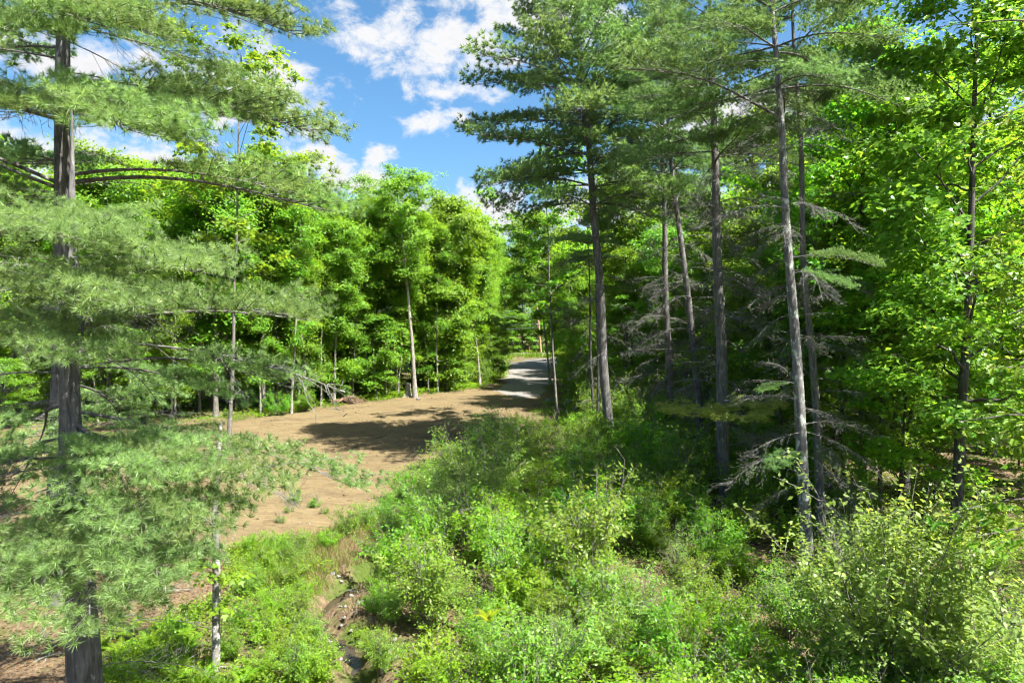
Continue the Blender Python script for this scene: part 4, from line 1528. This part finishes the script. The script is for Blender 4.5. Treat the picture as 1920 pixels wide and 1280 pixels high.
# stones on the stream banks
for k in range(70):
    i = g.uniform(1.5, len(SPTS) - 2.2)
    a = SPTS[int(i)] * (1 - i % 1) + SPTS[int(i) + 1] * (i % 1)
    x, y = a[0] + g.choice([-1, 1]) * g.uniform(.35, .95), a[1] + g.gauss(0, .3)
    s = g.uniform(.03, .085)
    o = tag(ob('stream_stone', g.choice(RK)), 'small stone on the bank of the stream', 'stone', 'stones along the stream')
    o.location = (x, y, hz(x, y) + .3 * s)
    o.rotation_euler = (g.uniform(-.4, .4), g.uniform(-.4, .4), g.uniform(0, 6))
    o.scale = (s, s, s)
# pebbles and chips on the dirt, too many to count
rng = np.random.default_rng(5)
q = pts_in(DIRT, 3600, 6)
q = q[q[:, 1] < 60]
rv = np.array([v_.co[:] for v_ in rock(9, 1).vertices])
rf = np.array([p_.vertices[:] for p_ in bpy.data.meshes['rock.003'].polygons])
C = np.stack([q[:, 0], q[:, 1], dirt_h(q[:, 0], q[:, 1]) + .005], -1)
V, F, tn = scatter((rv, rf), C, rng.standard_normal((len(C), 3)) * [1, 1, .1], np.tile([0, 0, 1.], (len(C), 1)), rng.exponential(.012, len(C)) + .006, rng.uniform(0, 1, len(C)))
o = ob('pebbles', np_mesh('pebbles', V, [F], 'rock'), None, 'stuff')
o['label'] = 'scattered small stones on the dirt'
o['category'] = 'pebbles'

q = pts_in(DIRT, 5000, 16)
q = q[fbm(q[:, 0], q[:, 1], .8, 66, 3) > .05]
C = np.stack([q[:, 0], q[:, 1], dirt_h(q[:, 0], q[:, 1])], -1)
V, F, tn = scatter((rv, rf), C, rng.standard_normal((len(C), 3)) * [1, 1, .1], np.tile([0, 0, 1.], (len(C), 1)), rng.exponential(.03, len(C)) + .015, rng.uniform(0, 1, len(C)))
o = ob('soil_clods', np_mesh('soil_clods', V, [F], 'dirt'), None, 'stuff')
o['label'], o['category'] = 'crumbled clods of soil on the dirt clearing', 'soil'

rng = np.random.default_rng(15)
left_floor = W([(-150, 1010), (300, 1050), (420, 1030), (420, 1120), (330, 1150), (180, 1270), (150, 1420), (-150, 1420)])
right_floor = np.array([(9, 19), (11, 34), (16, 44), (26, 40), (24, 20)])
q = np.vstack([pts_in(left_floor, 4200, 31), pts_in(DIRT, 5200, 32), pts_in(right_floor, 4200, 33)])
sdq = sdf_poly(q[:, 0], q[:, 1], DIRT)
q = q[(sdq < .2) | (sdq < 1.6 * rng.random(len(q)) ** 2) | (rng.random(len(q)) < .12)]
C = np.stack([q[:, 0], q[:, 1], np.where(sdf_poly(q[:, 0], q[:, 1], DIRT) > 0, dirt_h(q[:, 0], q[:, 1]), hgt(q[:, 0], q[:, 1])) + .012], -1)
V, F, tn = leaves(rng, C, .085, 'oval', None, jit=.25, tint=rng.uniform(0, 1, len(C)))
M['litter'] = leaf_mat('dead_leaf', (0.13, 0.078, 0.038), (0.14, 0.08, 0.035), hue=.02, val=1.2, tmix=.2)
o = ob('leaf_litter', np_mesh('leaf_litter', V, [F], 'litter', tn), None, 'stuff')
o['label'], o['category'] = 'brown dead leaves strewn on the ground', 'leaf litter'

# ------------------------------------------------------------------ dead sticks, brush pile, stump
def stick(seed, L=1.0):
    rng = np.random.default_rng(seed)
    A = Acc()
    t = np.linspace(-.5, .5, 6)
    P = np.stack([L * t, .05 * L * np.sin(4 * t + seed), .03 * L * np.cos(5 * t)], -1)
    A.tube(P, np.linspace(.022, .009, 6), 5, cap=True)
    A.tube(np.stack([P[3], P[3] + [.2 * L, .16 * L, .06]]), [.01, .004], 4)
    return A


m, nt = newmat('cut_brush_wood')
n2 = noise(nt, coords(nt), 7, 5)
M['brush'] = finish(m, nt, ramp(nt, n2, [(.3, (.08, .05, .032)), (.7, (.20, .135, .09))]), .9)
SK = [stick(i).mesh('stick', 'brush') for i in range(3)]
SKg = [stick(i + 5).mesh('stick', 'dead_wood') for i in range(3)]


def pile(px, py, wpx, n, label, seed, zmax):
    g = random.Random(seed)
    p = gp(px, py)
    z0 = hz(p.x, p.y)
    t = thing('brush_pile', label, 'brush pile', (p.x, p.y, z0))
    hw = wpx / FPX * p.y / 2
    for k in range(n):
        x = g.uniform(-hw, hw)
        o = ob('stick', g.choice(SK), t)
        o.location = (x, g.uniform(-.5, .5), .06 + g.random() * zmax * (1 - abs(x) / hw))
        o.rotation_euler = (g.uniform(-.2, .2), g.uniform(-.35, .35), g.gauss(0, .5))
        s = g.uniform(.9, 1.9)
        o.scale = (s, s * 1.6, s * 1.6)


pile(652, 757, 52, 46, 'heap of cut brown brush at the back edge of the dirt', 3, .55)
pile(1085, 738, 90, 34, 'low reddish pile of cut brush right of the drive mouth', 4, .3)
g = random.Random(21)
for k in range(26):
    px, py = g.uniform(10, 420), g.uniform(1000, 1280)
    p = gp(px, py)
    o = tag(ob('fallen_stick', g.choice(SKg)), 'fallen grey stick on the litter under the left pines', 'stick', 'fallen sticks under the left pines')
    o.location = (p.x, p.y, hz(p.x, p.y) + .03)
    o.rotation_euler = (0, g.uniform(-.1, .1), g.uniform(0, 6))
    o.scale = [g.uniform(.5, 1.5)] * 3
for k, (px, py) in enumerate([(655, 1095), (690, 1180)]):
    p = gp(px, py)
    o = tag(ob('driftwood', SKg[k % 3]), 'pale dead stick leaning over the stream', 'stick', 'sticks beside the stream')
    o.location = (p.x, p.y, hz(p.x, p.y) + .15)
    o.rotation_euler = (g.uniform(-.3, .3), g.uniform(-.5, .1), g.uniform(0, 6))
    o.scale = [g.uniform(.9, 1.6)] * 3
p = gp(764, 745)
A = Acc()
A.tube(np.array([(0, 0, -.2), (0, 0, .12), (.02, 0, .7), (.05, .02, 1.25)]), [.48, .34, .25, .22], 12, cap=True, rough=.12, rng=np.random.default_rng(2))
for a in range(6):
    A.tube(np.array([(.1 * math.cos(a), .1 * math.sin(a), .35), (.45 * math.cos(a), .45 * math.sin(a), .05), (.8 * math.cos(a), .8 * math.sin(a), -.15)]), [.12, .08, .03], 6)
o = tag(ob('tree_stump', A.mesh('stump', 'pale_bark')), 'grey broken stump at the foot of the forked maple', 'stump')
o.location = (p.x, p.y, hz(p.x, p.y))

g = random.Random(33)
for k, (px, py, sc_, kk) in enumerate([(470, 1030, .30, 'e'), (520, 1035, .34, 'e'), (555, 1050, .36, 'a'), (500, 1060, .3, 'e'), (545, 1090, .34, 'c'), (470, 1110, .32, 'a'), (520, 1140, .36, 'e'), (560, 1160, .3, 'a'), (450, 1170, .3, 'dark'),
                                   (490, 1200, .36, 'e'), (540, 1225, .38, 'e'), (580, 1215, .3, 'a'), (600, 1265, .36, 'e'), (560, 1275, .34, 'a'), (480, 1265, .36, 'e'), (430, 1230, .3, 'dark'), (650, 1000, .36, 'a'), (690, 985, .4, 'a'),
                                   (725, 1120, .36, 'e'), (735, 1160, .4, 'a'), (705, 1200, .32, 'e'), (715, 1245, .36, 'a'), (700, 1140, .28, 'dark'), (728, 1085, .36, 'a'), (570, 1110, .3, 'e'), (580, 1185, .3, 'a'), (610, 1230, .34, 'e'), (725, 965, .45, 'dark'), (620, 1020, .3, 'e'), (740, 1000, .5, 'a'), (760, 940, .6, 'dark'), (800, 915, .6, 'dark'), (700, 1030, .36, 'b')]):
    p = gp(px, py)
    put_shrub(kk, p.x, p.y, sc_ * g.uniform(.9, 1.2), 'knee-high leafy plant on the bank between the dirt and the stream', 'leafy plants on the stream bank', g.uniform(0, 6), 'bank_plant')

# small weeds growing out of the dirt
wd = [shrub(91, .45, .28, 9, .05, 14, 'shrub_leaf', .8, 5), shrub(92, .4, .3, 8, .055, 12, 'wood_leaf', .6, 5)]
for k, (px, py, s, lab) in enumerate([(552, 945, 1.25, 'yellow-green weed clump on the dirt beside the pine bough tip'), (590, 952, .9, 'small weed right of the yellow-green clump on the dirt'), (544, 962, .6, 'low weed below the yellow-green clump'),
                                      (610, 962, .6, 'tiny weed nearest the grassy bank'), (525, 980, .6, 'tiny weed left of the others on the bare dirt')]):
    p = gp(px, py)
    stamp(wd[k % 2], 'weed', lab, 'weed', (p.x, p.y, hz(p.x, p.y)), k, s)

# ------------------------------------------------------------------ utility pole, wires, post, stake
m, nt = newmat('pole_wood')
n2 = noise(nt, coords(nt, (3, 3, .3)), 3, 5)
M['pole'] = finish(m, nt, ramp(nt, n2, [(.3, (.26, .15, .075)), (.7, (.42, .27, .15))]), .85)
m, nt = newmat('wire_black')
M['wire'] = finish(m, nt, (.09, .1, .11), .5)
m, nt = newmat('white_paint')
M['white'] = finish(m, nt, ramp(nt, noise(nt, coords(nt), 4, 4), [(.3, (.55, .54, .5)), (.7, (.78, .77, .74))]), .6)
m, nt = newmat('orange_paint')
M['orange'] = finish(m, nt, (.6, .16, .04), .6)
m, nt = newmat('blue_plastic')
M['blue'] = finish(m, nt, ramp(nt, noise(nt, coords(nt), 9, 4), [(.3, (.03, .13, .32)), (.7, (.06, .25, .55))]), .4)
PD = 139
pb, ptp = at(1015, 664, PD), at(1007, 570, PD)
t = thing('utility_pole', 'tan wooden utility pole by the far road', 'utility pole', (pb.x, PD, 0))
A = Acc()
A.tube(np.array([(0, 0, -.3), (ptp.x - pb.x, 0, ptp.z)]), [.20, .15], 12, cap=True)
ob('pole', A.mesh('pole', 'pole'), t)
A = Acc()
A.tube(np.array([(ptp.x - pb.x, 0, ptp.z - .02), (ptp.x - pb.x, 0, ptp.z + .35)]), [.17, .15], 12, cap=True)
ob('pole_cap', A.mesh('pole_cap', 'white'), t)
A = Acc()
A.tube(np.array([(-.6, -.12, 0), (.0, -.12, 0)]), [.06, .06], 8, cap=True)
o = ob('bracket', A.mesh('bracket', 'white'), t)
o.location = (-.45, -.1, 6.2)
for k, z in enumerate([8.0, 6.3, 5.6]):
    A = Acc()
    xs = np.linspace(-55, 0, 40)
    A.tube(np.stack([xs, xs * 0 - .25, 1.1 * ((xs / 27.5 + 1) ** 2 - 1) + .2 * xs * 0], -1), .035, 5)
    o = tag(ob('power_line', A.mesh('wire', 'wire')), ['upper', 'middle', 'lower'][k] + ' wire running left from the utility pole', 'wire')
    o.location = (pb.x - .3 - .08 * k, PD, z)
p = gp(1079, 722)
t = thing('marker_post', 'short white post standing in the grass right of the drive', 'post', (p.x, p.y, hz(p.x, p.y)))
A = Acc()
hw = .17
V = np.array([(sx * hw, sy * .1, z) for z in (-.2, 1.05) for sx, sy in ((-1, -1), (1, -1), (1, 1), (-1, 1))])
A.add(V, [(0, 1, 5, 4), (1, 2, 6, 5), (2, 3, 7, 6), (3, 0, 4, 7), (4, 5, 6, 7)])
ob('post', A.mesh('post', 'white', smooth=False), t)
A = Acc()
A.add(V * [1.15, 1.3, 0] + [0, 0, 1.05] + np.array([(0, 0, 0)] * 4 + [(0, 0, .08)] * 4), [(0, 1, 5, 4), (1, 2, 6, 5), (2, 3, 7, 6), (3, 0, 4, 7), (4, 5, 6, 7), (3, 2, 1, 0)])
ob('post_cap', A.mesh('post_cap', 'white', smooth=False), t)
p = gp(993, 663)
A = Acc()
A.tube(np.array([(0, 0, -.1), (.03, 0, .7), (.03, 0, 1.3)]), [.08, .08, .07], 6, cap=True)
o = tag(ob('survey_stake', A.mesh('stake', 'orange')), 'small orange stake on the verge left of the utility pole', 'stake')
o.location = (p.x, 149, hz(p.x, 149))
p = at(1150, 780, 40)
rng = np.random.default_rng(3)
xs, ys = np.meshgrid(np.linspace(0, .5, 6), np.linspace(0, .3, 5))
V = np.stack([xs, .05 * np.sin(9 * xs + 5 * ys), ys + .04 * np.sin(7 * xs)], -1).reshape(-1, 3)
i = (np.arange(4)[:, None] * 6 + np.arange(5)[None])
o = tag(ob('plastic_scrap', np_mesh('scrap', V, [np.stack([i, i + 1, i + 7, i + 6], -1).reshape(-1, 4)], 'blue')), 'blue plastic scrap in the shaded brush behind the straight grey pine', 'scrap')
pp = gp(1408, 885)
o.location = (pp.x, pp.y, .45)
o.scale = (1.6, 1, 1)


# ------------------------------------------------------------------ which one is which: row and place for look-alikes
ORD = ['leftmost'] + [w + ' from left' for w in 'second third fourth fifth sixth seventh eighth ninth tenth eleventh twelfth thirteenth fourteenth fifteenth sixteenth seventeenth eighteenth nineteenth twentieth'.split()] + ['twenty-' + w + ' from left' for w in 'first second third fourth fifth sixth seventh eighth ninth'.split()]


def single_out(group, base, rows):
    its = []
    for o in bpy.data.objects:
        if o.get('group') == group:
            px = 960 + FPX * o.location.x / o.location.y
            if -120 < px < 2400:
                its.append((o.location.y, px, o))
    its.sort(key=lambda a: a[0])
    n = max(1, math.ceil(len(its) / len(rows)))
    for r, rn in enumerate(rows):
        row = sorted(its[r * n:(r + 1) * n], key=lambda a: a[1])
        for k, (d, px, o) in enumerate(row):
            if k < len(ORD):
                o['label'] = base + ', ' + ((rn + ', ') if rn else '') + ORD[k]


R4 = ['front row', 'second row', 'third row', 'rear row']
single_out('shrubs of the sunlit foreground thicket', 'sunlit leafy shrub in the foreground thicket', R4)
single_out('shrubs of the middle thicket', 'leafy shrub between dirt clearing and pines', R4[:1] + ['middle row', 'rear row'])
single_out('shaded shrubs under the pines', 'shaded shrub around the feet of the right-hand pines', R4)
single_out('trees of the wood behind the clearing', 'broadleaf tree in the wood behind the clearing', ['front row', 'second row', 'third row', 'fourth row', 'rear row'])
single_out('young trees along the wood edge', 'leafy young tree at the wood edge behind the clearing', R4[:1] + ['middle row', 'rear row'])
single_out('trees behind the right-hand pines', 'broadleaf tree behind the bare-branched pines', R4[:1] + ['middle row', 'rear row'])
single_out('trees of the shaded wood on the right', 'deep green tree in the shaded right-hand wood', R4[:1] + ['middle row', 'rear row'])
single_out('understory behind the right-hand pines', 'young leafy tree under the bare-branched pines', ['front row', 'rear row'])
single_out('saplings of the shaded wood on the right', 'low leafy sapling inside the shaded right-hand wood', [''])
single_out('pale slender trees at the edge of the dirt', 'slender pale-trunked tree at the very edge of the dirt clearing', [''])
single_out('slender trees along the wood edge', 'slender young tree with thin bare trunk at the wood edge', ['front row', 'rear row'])
single_out('slender trees among the right-hand pines', 'slender young tree with thin bare trunk among the right-hand pines', [''])
single_out('trees beyond the road', 'far green tree on the other side of the road', ['front row', 'rear row'])
single_out('bushes among the pine trunks', 'tall green bush hiding the trunk bases of the pines', ['front row', 'rear row'])
single_out('saplings beyond the road', 'far leafy sapling along the other side of the road', ['front row', 'rear row'])
single_out('fallen sticks under the left pines', 'fallen grey stick on the litter under the left pines', ['near row', 'far row'])
single_out('sticks beside the stream', 'pale dead stick leaning over the stream', [''])
single_out('bushes along the far wood edge', 'bright green bush at the far edge of the clearing and drive', [''])
single_out('leafy plants on the stream bank', 'knee-high leafy plant on the bank by the stream', ['near row', 'far row'])
single_out('ferns beside the near pine', 'green fern right of the thick pine trunk', ['near row', 'far row'])
single_out('ferns along the far wood edge', 'bright fern along the far edge of the clearing', [''])
